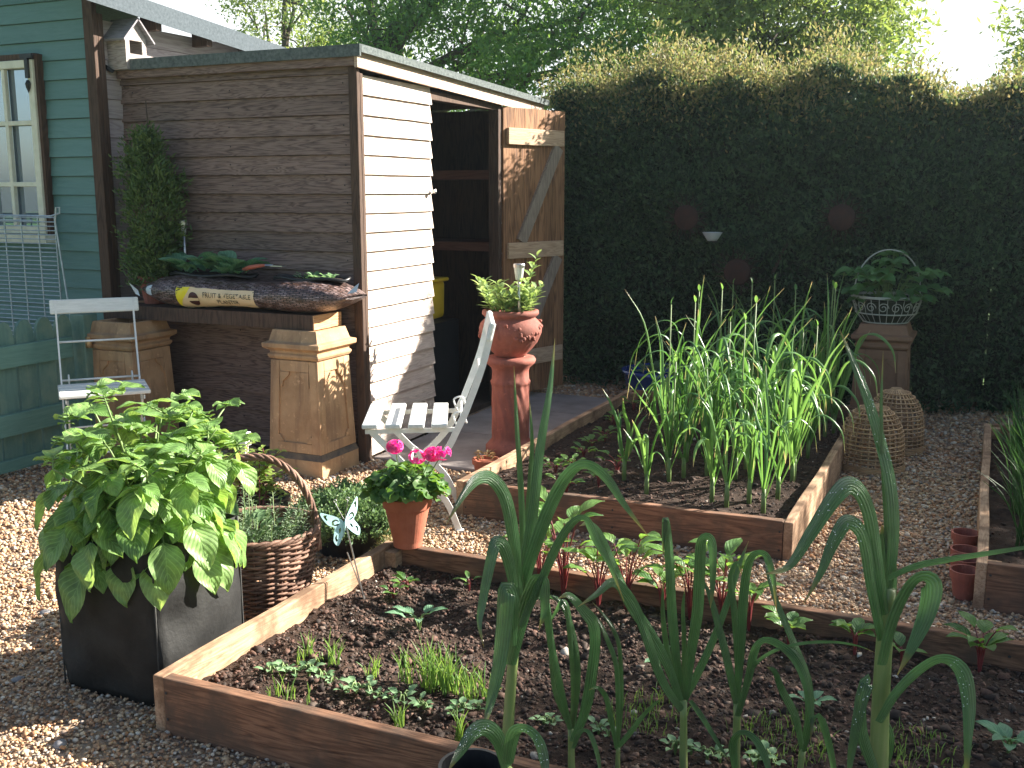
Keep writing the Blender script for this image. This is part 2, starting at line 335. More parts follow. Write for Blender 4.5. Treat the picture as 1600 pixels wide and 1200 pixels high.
# ---------------- world, sun, camera
sc=bpy.context.scene
w=bpy.data.worlds.new('World');sc.world=w;w.use_nodes=True;t=w.node_tree
AZ=R(47);EL=R(28.5)
sky=t.nodes.new('ShaderNodeTexSky');sky.sky_type='NISHITA';sky.sun_disc=False;sky.sun_elevation=EL;sky.sun_rotation=AZ;sky.air_density=1.0;sky.dust_density=1.5;sky.ozone_density=.6
tc=N(t,'ShaderNodeTexCoord');sx_=N(t,'ShaderNodeSeparateXYZ');t.links.new(tc.outputs['Generated'],sx_.inputs[0])
cn=N(t,'ShaderNodeTexNoise',Scale=2.2,Detail=5);t.links.new(tc.outputs['Generated'],cn.inputs['Vector'])
cf=N(t,'ShaderNodeMath',operation='MULTIPLY_ADD');t.links.new(sx_.outputs[1],cf.inputs[0]);cf.inputs[1].default_value=1.6;cf.inputs[2].default_value=-.55
cg=N(t,'ShaderNodeMath',operation='ADD');t.links.new(cf.outputs[0],cg.inputs[0]);t.links.new(cn.outputs[0],cg.inputs[1])
cr=ramp(t,cg.outputs[0],[(.15,(0,0,0)),(.6,(1,1,1))])
t.links.new(mixc(t,sky.outputs[0],(6.5,6.8,6.9),cr),t.nodes['Background'].inputs[0]);t.nodes['Background'].inputs[1].default_value=.05
ld=bpy.data.lights.new('sun','SUN');ld.energy=5;ld.angle=R(.5);ld.color=(1,.93,.83);lo=bpy.data.objects.new('sun',ld);col.objects.link(lo)
sd=Vector((math.sin(AZ)*math.cos(EL),math.cos(AZ)*math.cos(EL),math.sin(EL)));lo.rotation_euler=sd.to_track_quat('Z','Y').to_euler();lo.location=(6,6,6)
cd=bpy.data.cameras.new('camera');co=bpy.data.objects.new('camera',cd);col.objects.link(co);sc.camera=co
cd.sensor_width=36;cd.lens=36*F/1600;cd.clip_end=500;cd.clip_start=.05;co.location=(0,0,H);co.rotation_euler=(math.pi/2-TH,0,PS)
sc.view_settings.view_transform='Standard';sc.view_settings.look='None';sc.view_settings.exposure=2.15;sc.view_settings.gamma=1
# ---------------- ground
g=MB();
for i in range(41):
    for j in range(41): g.vert((-60+i*3,-60+j*3,-.012))
for i in range(40):
    for j in range(40):
        a=i*41+j;g.face(a,a+41,a+42,a+1)
tag(g.build('lawn',M['lawn'],loc=(0,0,0)),'green lawn beyond the hedge',None,None,'structure')
g=MB();g.box((-7.5,-1.0,-.010),(3.5,7.75,-.002));tag(g.build('gravel_path',M['gbase'],loc=(0,0,0)),'brown gravel ground between the raised beds',None,None,'structure')
g=MB()
for i,(ya,yb) in enumerate([(4.66,5.38),(5.39,6.14),(6.15,6.72)]): g.box((-2.94,ya,0),(-2.10,yb,.022))
tag(g.build('paving',M['slab'],loc=(0,0,0),bevel=.006),'grey concrete paving slabs by the shed doorway',None,None,'structure')
# pebbles
ico_v=[];
def ico():
    ph=(1+5**.5)/2;v=np.array([(-1,ph,0),(1,ph,0),(-1,-ph,0),(1,-ph,0),(0,-1,ph),(0,1,ph),(0,-1,-ph),(0,1,-ph),(ph,0,-1),(ph,0,1),(-ph,0,-1),(-ph,0,1)],float)
    f=[(0,11,5),(0,5,1),(0,1,7),(0,7,10),(0,10,11),(1,5,9),(5,11,4),(11,10,2),(10,7,6),(7,1,8),(3,9,4),(3,4,2),(3,2,6),(3,6,8),(3,8,9),(4,9,5),(2,4,11),(6,2,10),(8,6,7),(9,8,1)]
    return v/np.linalg.norm(v[0]),f
IV,IF=ico()
def stones(P,r,flat=(.45,.9),jit=.22):
    n=len(P);V=IV[None]*(1+nrs.uniform(-jit,jit,(n,12,1)));s=np.stack([nrs.uniform(.75,1.35,n),nrs.uniform(.6,1,n),nrs.uniform(*flat,n)],1)*r[:,None];V=V*s[:,None]
    a=nrs.uniform(0,6.28,n);t=nrs.normal(0,.35,n);ca,sa,ct,st=np.cos(a),np.sin(a),np.cos(t),np.sin(t)
    y=V[...,1]*ct[:,None]-V[...,2]*st[:,None];z=V[...,1]*st[:,None]+V[...,2]*ct[:,None];x=V[...,0]
    V=np.stack([x*ca[:,None]-y*sa[:,None],x*sa[:,None]+y*ca[:,None],z],-1);return V+P[:,None]
B1=(-1.945,1.965,2.2,3.165);B2=(-2.09,3.985,-.625,6.40);B3=(.025,3.78,1.6,6.2)
ex=[(*B1[:2],*B1[2:]),B2,B3,(-2.94,4.66,-2.10,6.72),(-4.5,4.62,-2.97,7.5),(-8,4.43,-4.5,9)]
def ok(P,infl=0):
    k=np.ones(len(P),bool)
    for a in ex: k&=~((P[:,0]>a[0]-infl)&(P[:,0]<a[2]+infl)&(P[:,1]>a[1]-infl)&(P[:,1]<a[3]+infl))
    cx=P[:,0]*math.cos(PS)+P[:,1]*math.sin(PS);cy=-P[:,0]*math.sin(PS)+P[:,1]*math.cos(PS)
    k&=(cy>1.7)&(np.abs(cx)<cy*.5+.5);return k
n=400000;P=np.stack([nrs.uniform(-5.2,2.2,n),nrs.uniform(.9,7.5,n),np.zeros(n)],1)
dist=np.hypot(P[:,0],P[:,1]);keep=ok(P)&(nrs.uniform(0,1,n)<np.clip((3.2/dist)**1.6,.12,1));P=P[keep];dist=dist[keep]
r=np.exp(nrs.normal(0,.28,len(P)))*.0052*np.clip(dist/3.0,1,2.2)**.75;P[:,2]=r*.15+nrs.uniform(0,.006,len(P))
print('pebbles',len(P))
o=npmesh('gravel',stones(P,r),3,M['gravel'],faces=IF,smooth=True);tag(o,'loose orange, cream and grey pea gravel',None,None,'stuff')
# bigger grey stones lying by the chimney pot and on the gravel
for k,(u,v,s,lb) in enumerate([(482,742,.03,'grey stone lying against the base of the sunlit chimney pot'),(520,748,.022,'small pale stone beside the base corner of the sunlit chimney pot'),(395,985,.0,''),(30,1065,.026,'flat grey flint on the gravel at the left edge of the photo'),(95,1168,.028,'large grey flint on the shaded gravel in the bottom left corner'),(70,960,.024,'grey flint on the gravel left of the black potato bag'),(15,668,.04,'dark stone on the gravel under the green picket gate')]):
    if s:
        q=PZ(u,v);q.z=s*.3;V=stones(np.array([q]),np.array([s]),(.5,.6));o=npmesh('stone',V,3,basic('flint%d'%k,(.13,.13,.14),(.26,.25,.25),20,.7,.3),faces=IF,smooth=True,off=tuple(q));tag(o,lb,'stone',None)
        sm=o.modifiers.new('s','SUBSURF');sm.levels=1;sm.render_levels=1
# ---------------- shed
def boards(mb,axis,const,a0,a1,z0,z1,pitch,out,step=.012,th=.016,zt=None):
    """overlapping horizontal boards; out=+1/-1 outward direction on the other axis"""
    z=z0;k=0
    while z<z1-.01:
        zt2=min(z+pitch,z1);j=rnd.uniform(-.0012,.0012);b0=const+out*(step+th*.5+j);b1=const+out*(th*.35+j);i=const-out*.004
        q=[]
        nseg=8
        for s in range(nseg+1):
            a=a0+(a1-a0)*s/nseg;wv=rnd.uniform(-.0009,.0009)
            q.append([(a,b0,z-.001+wv),(a,b1,zt2-.0035+wv),(a,i,zt2-.0035),(a,i,z-.001)])
        if axis=='Y': q=[[(p[1],p[0],p[2]) for p in r] for r in q]
        base=len(mb.v)
        for r_ in q:
            for p in r_: mb.vert(p)
        for s in range(nseg):
            for e in range(4):
                a=base+s*4+e;b=base+s*4+(e+1)%4
                mb.face(a,b,b+4,a+4)
        mb.face(base,base+3,base+2,base+1);e=base+nseg*4;mb.face(e,e+1,e+2,e+3)
        z+=pitch;k+=1
SX,SY=-2.966,4.616;SXL=-4.50;SYB=6.88
shed=thing('wooden_shed',(SX,SY,0),'low brown timber shed with horizontal boards, a felt roof and an open doorway','shed')
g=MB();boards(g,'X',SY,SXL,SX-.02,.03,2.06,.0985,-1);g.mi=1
for i in range(20):
    for x in (SX-.06,SX-.78,SX-1.45):
        z=.08+i*.0985+rnd.uniform(-.01,.01);x+=rnd.uniform(-.01,.01);k=len(g.v);g.vert((x,SY-.024,z))
        for j in range(6): a=j*math.pi/3;g.vert((x+.004*math.cos(a),SY-.019,z+.004*math.sin(a)))
        for j in range(6): g.face(k,k+1+j,k+1+(j+1)%6)
g.build('wall',[M['clad'],M['iron']],shed,world=True)['label']='shaded brown front wall of overlapping boards'
g=MB();boards(g,'Y',SX,SY+.03,5.375,.03,2.0,.0985,1);g.build('wall',M['clad_y'],shed,world=True)['label']='sunlit side wall of boards coloured pale for sunlight, left of the doorway'
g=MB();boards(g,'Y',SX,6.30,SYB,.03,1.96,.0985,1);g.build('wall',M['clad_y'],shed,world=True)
g=MB()
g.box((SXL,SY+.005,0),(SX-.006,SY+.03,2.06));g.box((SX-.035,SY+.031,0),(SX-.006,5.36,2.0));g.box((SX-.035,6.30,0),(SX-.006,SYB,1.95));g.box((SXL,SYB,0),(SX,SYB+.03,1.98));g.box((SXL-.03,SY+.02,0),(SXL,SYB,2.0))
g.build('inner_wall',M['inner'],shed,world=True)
g=MB();g.box((SX-.022,SY-.030,0),(SX+.030,SY-.0,2.04));g.box((SX+.0,SY+.001,0),(SX+.030,SY+.028,2.0));g.build('corner_post',M['darkwood'],shed,world=True,bevel=.004)
g=MB();g.box((SX-.05,6.25,0),(SX+.022,6.299,1.98));g.box((SX-.04,5.361,0),(SX-.001,5.375,1.97));g.box((SX-.05,5.376,1.93),(SX+.012,6.249,1.975));g.build('door_frame',M['darkwood'],shed,world=True,bevel=.003)
g=MB();rot=None
def slope(y): return 2.105-(y-SY)*.036
def sbox(mb,x0,x1,y0,y1,dz0,dz1):
    k=len(mb.v)
    for z in (dz0,dz1):
        for (x,y) in ((x0,y0),(x1,y0),(x1,y1),(x0,y1)): mb.vert((x,y,slope(y)+z))
    for f in ((0,3,2,1),(4,5,6,7),(0,1,5,4),(1,2,6,5),(2,3,7,6),(3,0,4,7)): mb.face(*[k+i for i in f])
sbox(g,SXL+.01,SX+.07,SY-.06,SYB+.08,0,.016)
rf=g.build('roof',M['felt'],shed,world=True,bevel=.004)
g=MB();sbox(g,SXL+.01,SX+.078,SY-.072,SY-.0605,-.035,.022);sbox(g,SX+.0705,SX+.080,SY-.06,SYB+.08,-.016,.022);g.build('felt_edge',M['felt'],rf,world=False).location=-WL(shed)
g=MB();sbox(g,SX+.034,SX+.052,SY-.055,SYB+.05,-.085,-.001);g.build('bargeboard',wood('barge_wood',(.3,.2,.14),(.5,.38,.3),'Y',1,.8),shed,world=True)
g=MB();sbox(g,SXL+.02,SX+.03,SY-.052,SY-.034,-.075,-.001);g.build('fascia',M['clad'],shed,world=True)
g=MB();
for y in (4.9,5.6,6.3): g.box((SXL+.01,y,1.95),(SX-.04,y+.045,2.02))
g.build('rafter',M['inner'],shed,world=True)
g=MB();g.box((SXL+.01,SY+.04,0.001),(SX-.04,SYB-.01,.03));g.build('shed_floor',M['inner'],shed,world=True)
sw_=wood('shelf_wood',(.10,.04,.03),(.16,.075,.05),'X',1,.8)
for z in (1.02,1.5): g=MB();g.box((-4.4,6.45,z),(-3.1,6.86,z+.06));g.build('shelf',sw_,shed,world=True)
# door, swung wide open
dh=Vector((SX+.026,6.30,0));ph=R(71)
dr=bpy.data.objects.new('door',None);col.objects.link(dr);dr.parent=shed;dr.location=dh-WL(shed);dr.rotation_euler=(0,0,ph);dr['label']='open door of vertical boards, ledges and brace facing the light'
W=.61;g=MB()
for i in range(6): g.box((i*W/6+.0015,-.009,.06),((i+1)*W/6-.0015,.009,1.955))
g.build('door_boards',M['doorw'],dr)
lw_=wood('ledge_wood',(.38,.24,.15),(.6,.42,.28),'X',1,.8);bw_=wood('brace_wood',(.17,.13,.10),(.3,.24,.19),'Z',1,.8)
for z in (.25,.98,1.72): g=MB();g.box((.03,-.031,z),(W-.03,-.0095,z+.105));g.build('ledge',lw_,dr,bevel=.003)
for za,zb in ((1.715,1.09),(.975,.36)): g=MB();g.beam((W-.08,-.020,za),(.16,-.020,zb),.085,.021,up=Vector((0,1,0)));g.build('brace',bw_,dr)
g=MB();g.lathe([(.001,0),(.012,0),(.012,.02),(.001,.024)],10);o=g.build('door_catch',M['steel'],shed,loc=None);o.location=Vector((SX+.03,5.35,1.42))-WL(shed);o.rotation_euler=(0,R(90),0)
# things inside the shed
c=thing('storage_tub',(-3.55,6.05,.03),'yellow plastic tub on a dark cupboard inside the shed doorway','tub')
g=MB();g.box((-.22,-.18,.55),(.22,.18,.80),jit=.01);g.build('tub_body',M['yellow'],c,bevel=.03)
g=MB();g.box((-.24,-.2,.80),(.24,.2,.825));g.build('lid',M['yellow'],c,bevel=.01)
c=thing('cupboard',(-3.55,6.05,.03),'dark low cupboard under the yellow tub inside the shed','cupboard')
g=MB();g.box((-.3,-.22,0),(.3,.22,.548));g.build('cupboard_body',M['plastic'],c,bevel=.01)
g=MB();g.box((-.285,-.236,.02),(-.005,-.221,.52));g.box((.005,-.236,.02),(.285,-.221,.52));g.build('cupboard_door',M['plastic'],c,bevel=.004)
c=thing('hanging_torch',(-3.28,5.9,1.62),'grey metal cylinder hanging inside the dark shed doorway','torch')
g=MB();g.lathe([(.001,0),(.022,.002),(.022,.12),(.014,.135),(.001,.137)],14);g.build('cylinder_body',M['steel'],c,smooth=False)
g=MB();g.tube([(0,0,.137),(0,0,.345)],.002,5);g.build('cord',M['iron'],c)
# ---------------- summerhouse
GX,GY=-4.5,4.43
sh=thing('summerhouse',(GX,GY,0),'green painted timber summerhouse with a cream framed window at the left edge','summerhouse')
g=MB();boards(g,'X',GY,-7.4,GX-.03,.05,2.50,.104,-1);g.build('wall',M['green'],sh,world=True)['label']='green painted front wall of overlapping boards'
g=MB();boards(g,'Y',GX,GY+.03,6.6,.05,2.34,.104,1,step=.006,th=.010);g.build('wall',wood('side_clad',(.30,.24,.24),(.45,.38,.37),'Y',.8,.8,var=.2),sh,world=True)['label']='weathered grey pink side wall behind the shed roof'
g=MB();g.box((-7.4,GY+.005,0),(GX-.005,6.65,2.28));g.build('inner_core',M['inner'],sh,world=True)
g=MB();g.box((GX-.035,GY-.03,.0),(GX+.035,GY+.004,2.50));g.box((GX+.003,GY+.0045,0),(GX+.035,GY+.045,2.36));g.build('corner_post',M['darkwood'],sh,world=True,bevel=.004)
# roof: eave along Y descending slightly, felt band
g=MB();z1,z2=2.80,2.55
def quadprism(mb,a,b,c,d,th):
    k=len(mb.v)
    for p in (a,b,c,d): mb.vert(p)
    for p in (a,b,c,d): mb.vert((p[0],p[1],p[2]-th))
    for f in ((0,1,2,3),(7,6,5,4),(0,4,5,1),(1,5,6,2),(2,6,7,3),(3,7,4,0)): mb.face(*[k+i for i in f])
EZ=lambda y:2.475-.085*(y-4.3)
quadprism(g,(GX+.16,GY-.30,EZ(GY-.30)),(GX+.16,6.75,EZ(6.75)),(-6.2,6.75,EZ(6.75)+.6),(-6.2,GY-.30,EZ(GY-.3)+.6),.02)
quadprism(g,(-6.2,GY-.30,EZ(GY-.3)+.601),(-6.2,6.75,EZ(6.75)+.601),(-7.6,6.75,EZ(6.75)+.1),(-7.6,GY-.30,EZ(GY-.3)+.1),.02)
rf=g.build('roof',basic('roof_felt_dark',(.04,.05,.06),(.08,.10,.11),60,.9,.6,spec=.2),sh,world=True)
g=MB();quadprism(g,(GX+.161,GY-.31,EZ(GY-.31)+.012),(GX+.161,6.76,EZ(6.76)+.012),(GX+.185,6.76,EZ(6.76)+.006),(GX+.185,GY-.31,EZ(GY-.31)+.006),.105);g.build('felt_edge',basic('felt_side',(.045,.06,.07),(.085,.105,.12),60,.9,.5),rf).location=-WL(sh)
for y in np.arange(4.75,6.5,.42): g=MB();g.box((GX+.036,y,EZ(y)-.13),(GX+.15,y+.045,EZ(y)-.03));g.build('rafter_end',M['darkwood'],sh,world=True)
g=MB();k=len(g.v)
for yy in (GY-.01,GY+.01):
    for p in ((-7.4,2.502),(GX-.03,2.502),(-6.2,3.0)): g.vert((p[0],yy,p[1]))
g.face(k,k+1,k+2);g.face(k+5,k+4,k+3);g.build('gable',M['green'],sh,world=True)
# window
A=PY(-40,95,GY-.04);B=PY(77,357,GY-.04)
x0,x1,z1w,z0w=-5.42,B.x+.0,PY(75,92,GY-.04).z,PY(75,357,GY-.04).z
z0w-=.03
wn=bpy.data.objects.new('window',None);col.objects.link(wn);wn.parent=sh;wn.location=Vector((x0,GY-.05,z0w))-WL(sh)
def wbox(mb,a,b): mb.box(a,b)
Wd=x1-x0;Hd=z1w-z0w;g=MB();fr=.042
g.box((0,-.02,0),(fr,.02,Hd));g.box((Wd-fr,-.02,0),(Wd,.02,Hd));g.box((fr,-.018,0),(Wd-fr,.018,fr));g.box((fr,-.018,Hd-fr),(Wd-fr,.018,Hd))
xm=[PY(14,200,GY-.05).x-x0,PY(14,200,GY-.05).x-x0-.19]
for x in xm: g.box((x-.012,-.014,fr+.0005),(x+.012,.012,Hd-fr-.0005))
zs=[PY(20,193,GY-.05).z-z0w,PY(20,288,GY-.05).z-z0w]
for z in zs: g.box((fr+.0005,-.012,z-.013),(Wd-fr-.0005,.010,z+.013))
g.build('frame',M['cream'],wn,bevel=.003)
g=MB();g.box((.02,.022,.02),(Wd-.02,.026,Hd-.02));g.build('pane',M['glass'],wn)
g=MB();g.box((-.03,-.05,-.05),(Wd+.03,.03,-.002));g.build('sill',M['cream'],wn,bevel=.004)
g=MB();g.box((-.05,-.012,-.0015),(-.001,.035,Hd+.04));g.box((Wd+.001,-.005,-.0015),(Wd+.022,.035,Hd+.03));g.box((-.0,.0,Hd+.001),(Wd,.035,Hd+.035));g.build('surround',M['darkwood'],wn)
g=MB();g.box((Wd-.075,-.034,Hd+.005),(Wd+.012,-.021,Hd+.03));g.box((Wd-.045,-.034,Hd-.10),(Wd-.020,-.021,Hd+.0049));g.lathe([(.001,-.15),(.012,-.12),(.016,-.10),(.006,-.08)],8,(Wd-.0325,-.028,Hd-.03));g.build('hinge',M['iron'],wn,bevel=.003)
# curtain-like bits seen through the glass are reflections only
# bird house on the corner
bh=thing('bird_house',(-4.36,4.52,2.075),'weathered wooden bird feeder house with a pitched roof hung high on the shed corner','bird house')
Wb,Db,Hb=.15,.155,.175
g=MB();ya,yb=0,Db
g.box((-Wb,ya,0),(0,ya+.01,Hb));g.box((-Wb,yb-.01,0),(0,yb,Hb));g.box((-Wb,ya+.0105,0),(-Wb+.01,yb-.0105,Hb));g.box((-Wb+.0105,ya+.0105,0),(-.0105,yb-.0105,.01))
g.box((-.0100,ya+.0105,0),(0,yb-.0105,.085));g.box((-.0100,ya+.0105,.085),(0,ya+.03,Hb));g.box((-.0100,yb-.03,.085),(0,yb-.0105,Hb));g.box((-.0100,ya+.03,.155),(0,yb-.03,Hb))
k=len(g.v)
for x in (-.0095,0):
    for p in ((ya,Hb+.0005),(yb,Hb+.0005),((ya+yb)/2,Hb+.085)): g.vert((x,p[0],p[1]))
g.face(k,k+1,k+2);g.face(k+3,k+5,k+4);g.face(k,k+3,k+4,k+1);g.face(k+1,k+4,k+5,k+2);g.face(k+2,k+5,k+3,k)
g.build('box_body',wood('feeder_wood',(.20,.17,.16),(.40,.35,.32),'X',1.5,.85),bh)
g=MB();m_=(ya+yb)/2;th=.010
for s in (-1,1):
    y1=m_+s*(Db/2+.035);z1=Hb-.03;k=len(g.v)
    for x in (-Wb-.02,.03):
        g.vert((x,m_+s*.0005,Hb+.088));g.vert((x,y1,z1));g.vert((x,y1+s*.004,z1+th));g.vert((x,m_+s*.0005,Hb+.088+th*1.3))
    for f in ((0,1,2,3),(7,6,5,4),(0,4,5,1),(1,5,6,2),(2,6,7,3),(3,7,4,0)): g.face(*[k+i for i in f])
g.build('roof',wood('feeder_roof',(.13,.12,.13),(.26,.24,.25),'X',1.5,.85),bh)
g=MB();g.beam((-.10,-.0,-.01),(-.14,-.02,.02),.02,.02);g.box((-.16,.156,-.05),(-.02,.165,.25));g.build('bracket',M['iron'],bh)
# ---------------- picket gate/fence and wire rack
fc=thing('picket_gate',(-4.42,3.2,0),'low green painted picket gate with round topped pickets','gate')
g=MB()
for i in range(9):
    y=3.02+i*.123;zt=.70;k=len(g.v);n=9;w2=.054
    pr=[(y-w2,.05)]+[(y-w2*math.cos(a),zt+w2*1.6*math.sin(a)) for a in [math.pi*j/n for j in range(n+1)]]+[(y+w2,.05)]
    for x in (-4.43,-4.412):
        for (a,b_) in pr: g.vert((x,a,b_))
    m_=len(pr);g.face(*[k+j for j in range(m_)][::-1]);g.face(*[k+m_+j for j in range(m_)])
    for j in range(m_): j2=(j+1)%m_;g.face(k+j,k+j2,k+m_+j2,k+m_+j)
g.build('picket',M['green_z'],fc,world=True)
g=MB();
for z in (.56,.22): g.box((-4.4115,2.95,z),(-4.375,4.02,z+.11))
g.box((-4.4115,2.95,.04),(-4.385,4.02,.10))
g.build('rail',wood('green_rail',(.09,.19,.16),(.13,.25,.21),'Y',.7,.6,var=.1,grain=.15),fc,world=True,bevel=.004)
ps=thing('gate_post',(-4.40,4.13,0),'square green post with a brass latch between the gate and the summerhouse','post')
g=MB();g.box((-.05,-.05,0),(.05,.05,.78));g.box((-.10,.052,0),(.06,.28,.70));g.build('post_body',M['green_z'],ps,bevel=.008)
g=MB();g.lathe([(.001,0),(.017,.002),(.019,.03),(.012,.05),(.017,.06),(.001,.062)],12,(.056,-.03,.60));g.build('latch',basic('brass',(.4,.25,.12),(.55,.38,.2),30,.4,.1,metal=.6),ps,smooth=True)
rk=thing('wire_rack',(-4.95,4.15,0),'pale blue wire cage panel leaning in front of the summerhouse window','wire rack')
ta=PY(86,338,4.2);g=MB();xr=ta.x;zt=ta.z
for x in np.arange(xr-.9,xr+.001,.128): g.tube([(x,4.20,.25),(x,4.20,zt)],.0045,5)
g.build('upright_wire',M['galv'],rk,world=True)
g=MB();z=.27
while z<zt: g.tube([(xr-.9,4.195,z),(xr,4.195,z)],.0030,5);z+=.0235
g.build('cross_wire',M['galv'],rk,world=True)
g=MB();g.tube(crom([(xr-.9,4.198,zt),(xr-.03,4.198,zt),(xr,4.198,zt-.03),(xr,4.198,.25),(xr-.9,4.198,.25)],4),.005,6);g.tube([(xr-.9,4.07,zt-.02),(xr-.02,4.07,zt-.02)],.004,5);g.build('outer_frame',M['galv'],rk,world=True)
# ---------------- chimney pots
def chimney(name,loc,label,mat,grp,w0=.335,h=.74,rz=0,grime=True,panel=True):
    c=thing(name,loc,label,'chimney pot',rz,grp);s2=math.sqrt(2)/2
    def sq(prof,mb): mb.lathe([(r*s2,z) for r,z in prof],4,(0,0,0),ph=math.pi/4)
    hs=h-.15
    def wd(z): return .318-(z-.11)*.075
    g=MB();sq([(w0,0),(w0,.088),(w0-.012,.097),(wd(.12)-.022,.118),(wd(.12)-.022,.12),(wd(hs)-.022,hs),(wd(hs)+.005,hs+.004),(wd(hs)+.022,hs+.018),(wd(hs)+.022,hs+.028),(wd(hs)+.004,hs+.034),(wd(hs)+.006,hs+.046),(wd(hs)+.060,hs+.062),(wd(hs)+.062,hs+.085),(wd(hs)+.012,hs+.092),(.262,h),(.215,h),(.20,h-.3)],g)
    g.build('pot_body',mat,c,bevel=.003)
    if grime:
        g=MB();sq([(w0+.002,.089),(w0-.008,.0985),(wd(.12)-.004,.1195),(wd(.12)-.02,.1205)],g);g.build('plinth_ledge',M['grime'],c)
    g=MB();st=.042;a=.0115
    for k in range(4):
        rot=Matrix.Rotation(k*math.pi/2,3,'Z')
        def P3(x,d,z): 
            v=rot@Vector((x,-(wd(z)/2)+d,z));return v
        def prism(poly):
            n=len(poly);b=len(g.v)
            for x,z in poly: g.vert(P3(x,0,z))
            for x,z in poly: g.vert(P3(x,a+.002,z))
            g.face(*[b+i for i in range(n)]);g.face(*[b+n+i for i in range(n)][::-1])
            for i in range(n): j=(i+1)%n;g.face(b+i,b+n+i,b+n+j,b+j)
        zb,zt=.1215,hs-.002
        e0=wd(zb)/2-.0005-a;e1=wd(zt)/2-.0005-a
        for sgn in (-1,1):
            prism([(sgn*e0,zb),(sgn*(e0-st),zb),(sgn*(e1-st),zt),(sgn*e1,zt)][::(1 if sgn>0 else -1)])
        i0=e0-st-.0008;i1=e1-st-.0008
        prism([(-i0,zb),(i0,zb),(i0,zb+.05),(-i0,zb+.05)][::1]);prism([(-i1,zt-.055),(i1,zt-.055),(i1,zt),(-i1,zt)])
        for sgn in (-1,1):
            q=[(sgn*i1,zt-.056),(sgn*(i1-.055),zt-.056),(sgn*(i1-.052),zt-.075),(sgn*(i1-.018),zt-.105),(sgn*(i1-.012),zt-.135),(sgn*i1,zt-.135)];prism(q if sgn<0 else q[::-1])
            q=[(sgn*i0,zb+.051),(sgn*(i0-.035),zb+.051),(sgn*(i0-.012),zb+.085),(sgn*i0,zb+.085)];prism(q[::-1] if sgn<0 else q)
        # corner strips
        prism([(e0+.0003,zb),(e0+a,zb),(e1+a,zt),(e1+.0003,zt)]);
    g.build('panel_moulding',mat,c,bevel=.002)
    return c
G='square stoneware chimney pots used as pedestals'
chimney('chimney_pot',(-3.135,4.395,0),'buff sunlit chimney pot with recessed panels under the right end of the timber beam',M['chim'],G)
chimney('chimney_pot',(-4.215,4.27,0),'shaded buff chimney pot behind the white chair, under the left end of the beam',M['chim'],G,w0=.33,grime=False)
chimney('chimney_pot',(-.565,6.70,0),'dark brown chimney pot in front of the hedge carrying the wire basket',M['chimd'],G,h=.64,grime=False)
# beam on the two pots
bm=thing('timber_beam',(-3.6,4.40,.7415),'dark rough timber beam lying across the two chimney pots','beam')
g=MB();g.box((-4.36,4.285,.743),(-3.035,4.43,.815),jit=.002);g.build('beam_front',M['darkwood'],bm,world=True)
g=MB();g.box((-3.034,4.285,.743),(-3.028,4.43,.815));g.box((-4.36,4.433,.743),(-3.03,4.53,.813),jit=.001);g.build('sawn_end',wood('sawn_wood',(.42,.20,.09),(.62,.36,.18),'Y',1,.8),bm,world=True)
# planter bag
pb=thing('planter_bag',(-3.5,4.42,.817),'long brown basket print grow bag lettered fruit and vegetable planter lying on the beam','grow bag')
xa,xb=-4.17,-2.87;zc0=.902
def bagS(s,a,off=0):
    """s 0..1 along, a angle from front(-pi/2 bottom) ; superellipse section"""
    e=1-abs(2*s-1)**6;ex=xa+(xb-xa)*s
    hz=(.078+.012*math.sin(s*9))*(.10+.90*e)+off;hy=(.175+.01*math.sin(s*7+1))*(.55+.45*e)+off
    ca,sa=math.cos(a),math.sin(a);q=.75
    y=-hy*math.copysign(abs(ca)**.6,ca);z=hz*sa
    wr=.004*noise.noise(Vector((s*22,a*3,2)))+.003*noise.noise(Vector((s*60,a*7,5)))
    zc=zc0-.006*math.sin(s*3.14)
    z=max(z,-.083)
    return Vector((ex,4.43+y*(1)+(-wr if ca>0 else wr)*1,zc+z+wr))
g=MB();ns,na=90,40;
for i in range(ns+1):
    for j in range(na+1):
        s=i/ns;a=-math.pi+2*math.pi*j/na;g.vert(bagS(s,a),(s*1.4,(a)*.16))
for i in range(ns):
    for j in range(na): a=i*(na+1)+j;g.face(a,a+1,a+na+2,a+na+1)
g.face(*range(na));g.face(*[ns*(na+1)+j for j in range(na)][::-1])
g.build('bag_body',M['bagprint'],pb,world=True,smooth=True)
# open top rim & compost
g=MB()
for (sx,rx) in ((-3.78,.28),(-3.15,.22)):
    pts=[(sx+rx*math.cos(t_),4.45+.095*math.sin(t_),.986+.006*math.sin(t_*5)) for t_ in [k*2*math.pi/28 for k in range(28)]];g.tube(pts,.009,6,closed=True)
g.build('opening_rim',M['plastic'],pb,world=True,smooth=True)
g=MB()
for (sx,rx) in ((-3.78,.27),(-3.15,.21)):
    k=len(g.v);g.vert((sx,4.45,.994))
    for q in range(24): t_=q*2*math.pi/24;g.vert((sx+rx*math.cos(t_),4.45+.09*math.sin(t_),.983))
    for q in range(24): g.face(k,k+1+q,k+1+(q+1)%24)
g.build('compost',M['soil'],pb,world=True)
def patch(mb,s0,s1,a0,a1,off,n=24,m_=8):
    k=len(mb.v)
    for i in range(n+1):
        for j in range(m_+1): mb.vert(bagS(s0+(s1-s0)*i/n,a0+(a1-a0)*j/m_,off))
    for i in range(n):
        for j in range(m_): a=k+i*(m_+1)+j;mb.face(a,a+m_+1,a+m_+2,a+1)
sL=( -3.865-xa)/(xb-xa);sR=(-3.375-xa)/(xb-xa);aB,aT=-1.05,.42
g=MB();patch(g,sL,sR,aB,aT,.0022);lab=g.build('label_band',M['label'],pb,world=True,smooth=True)
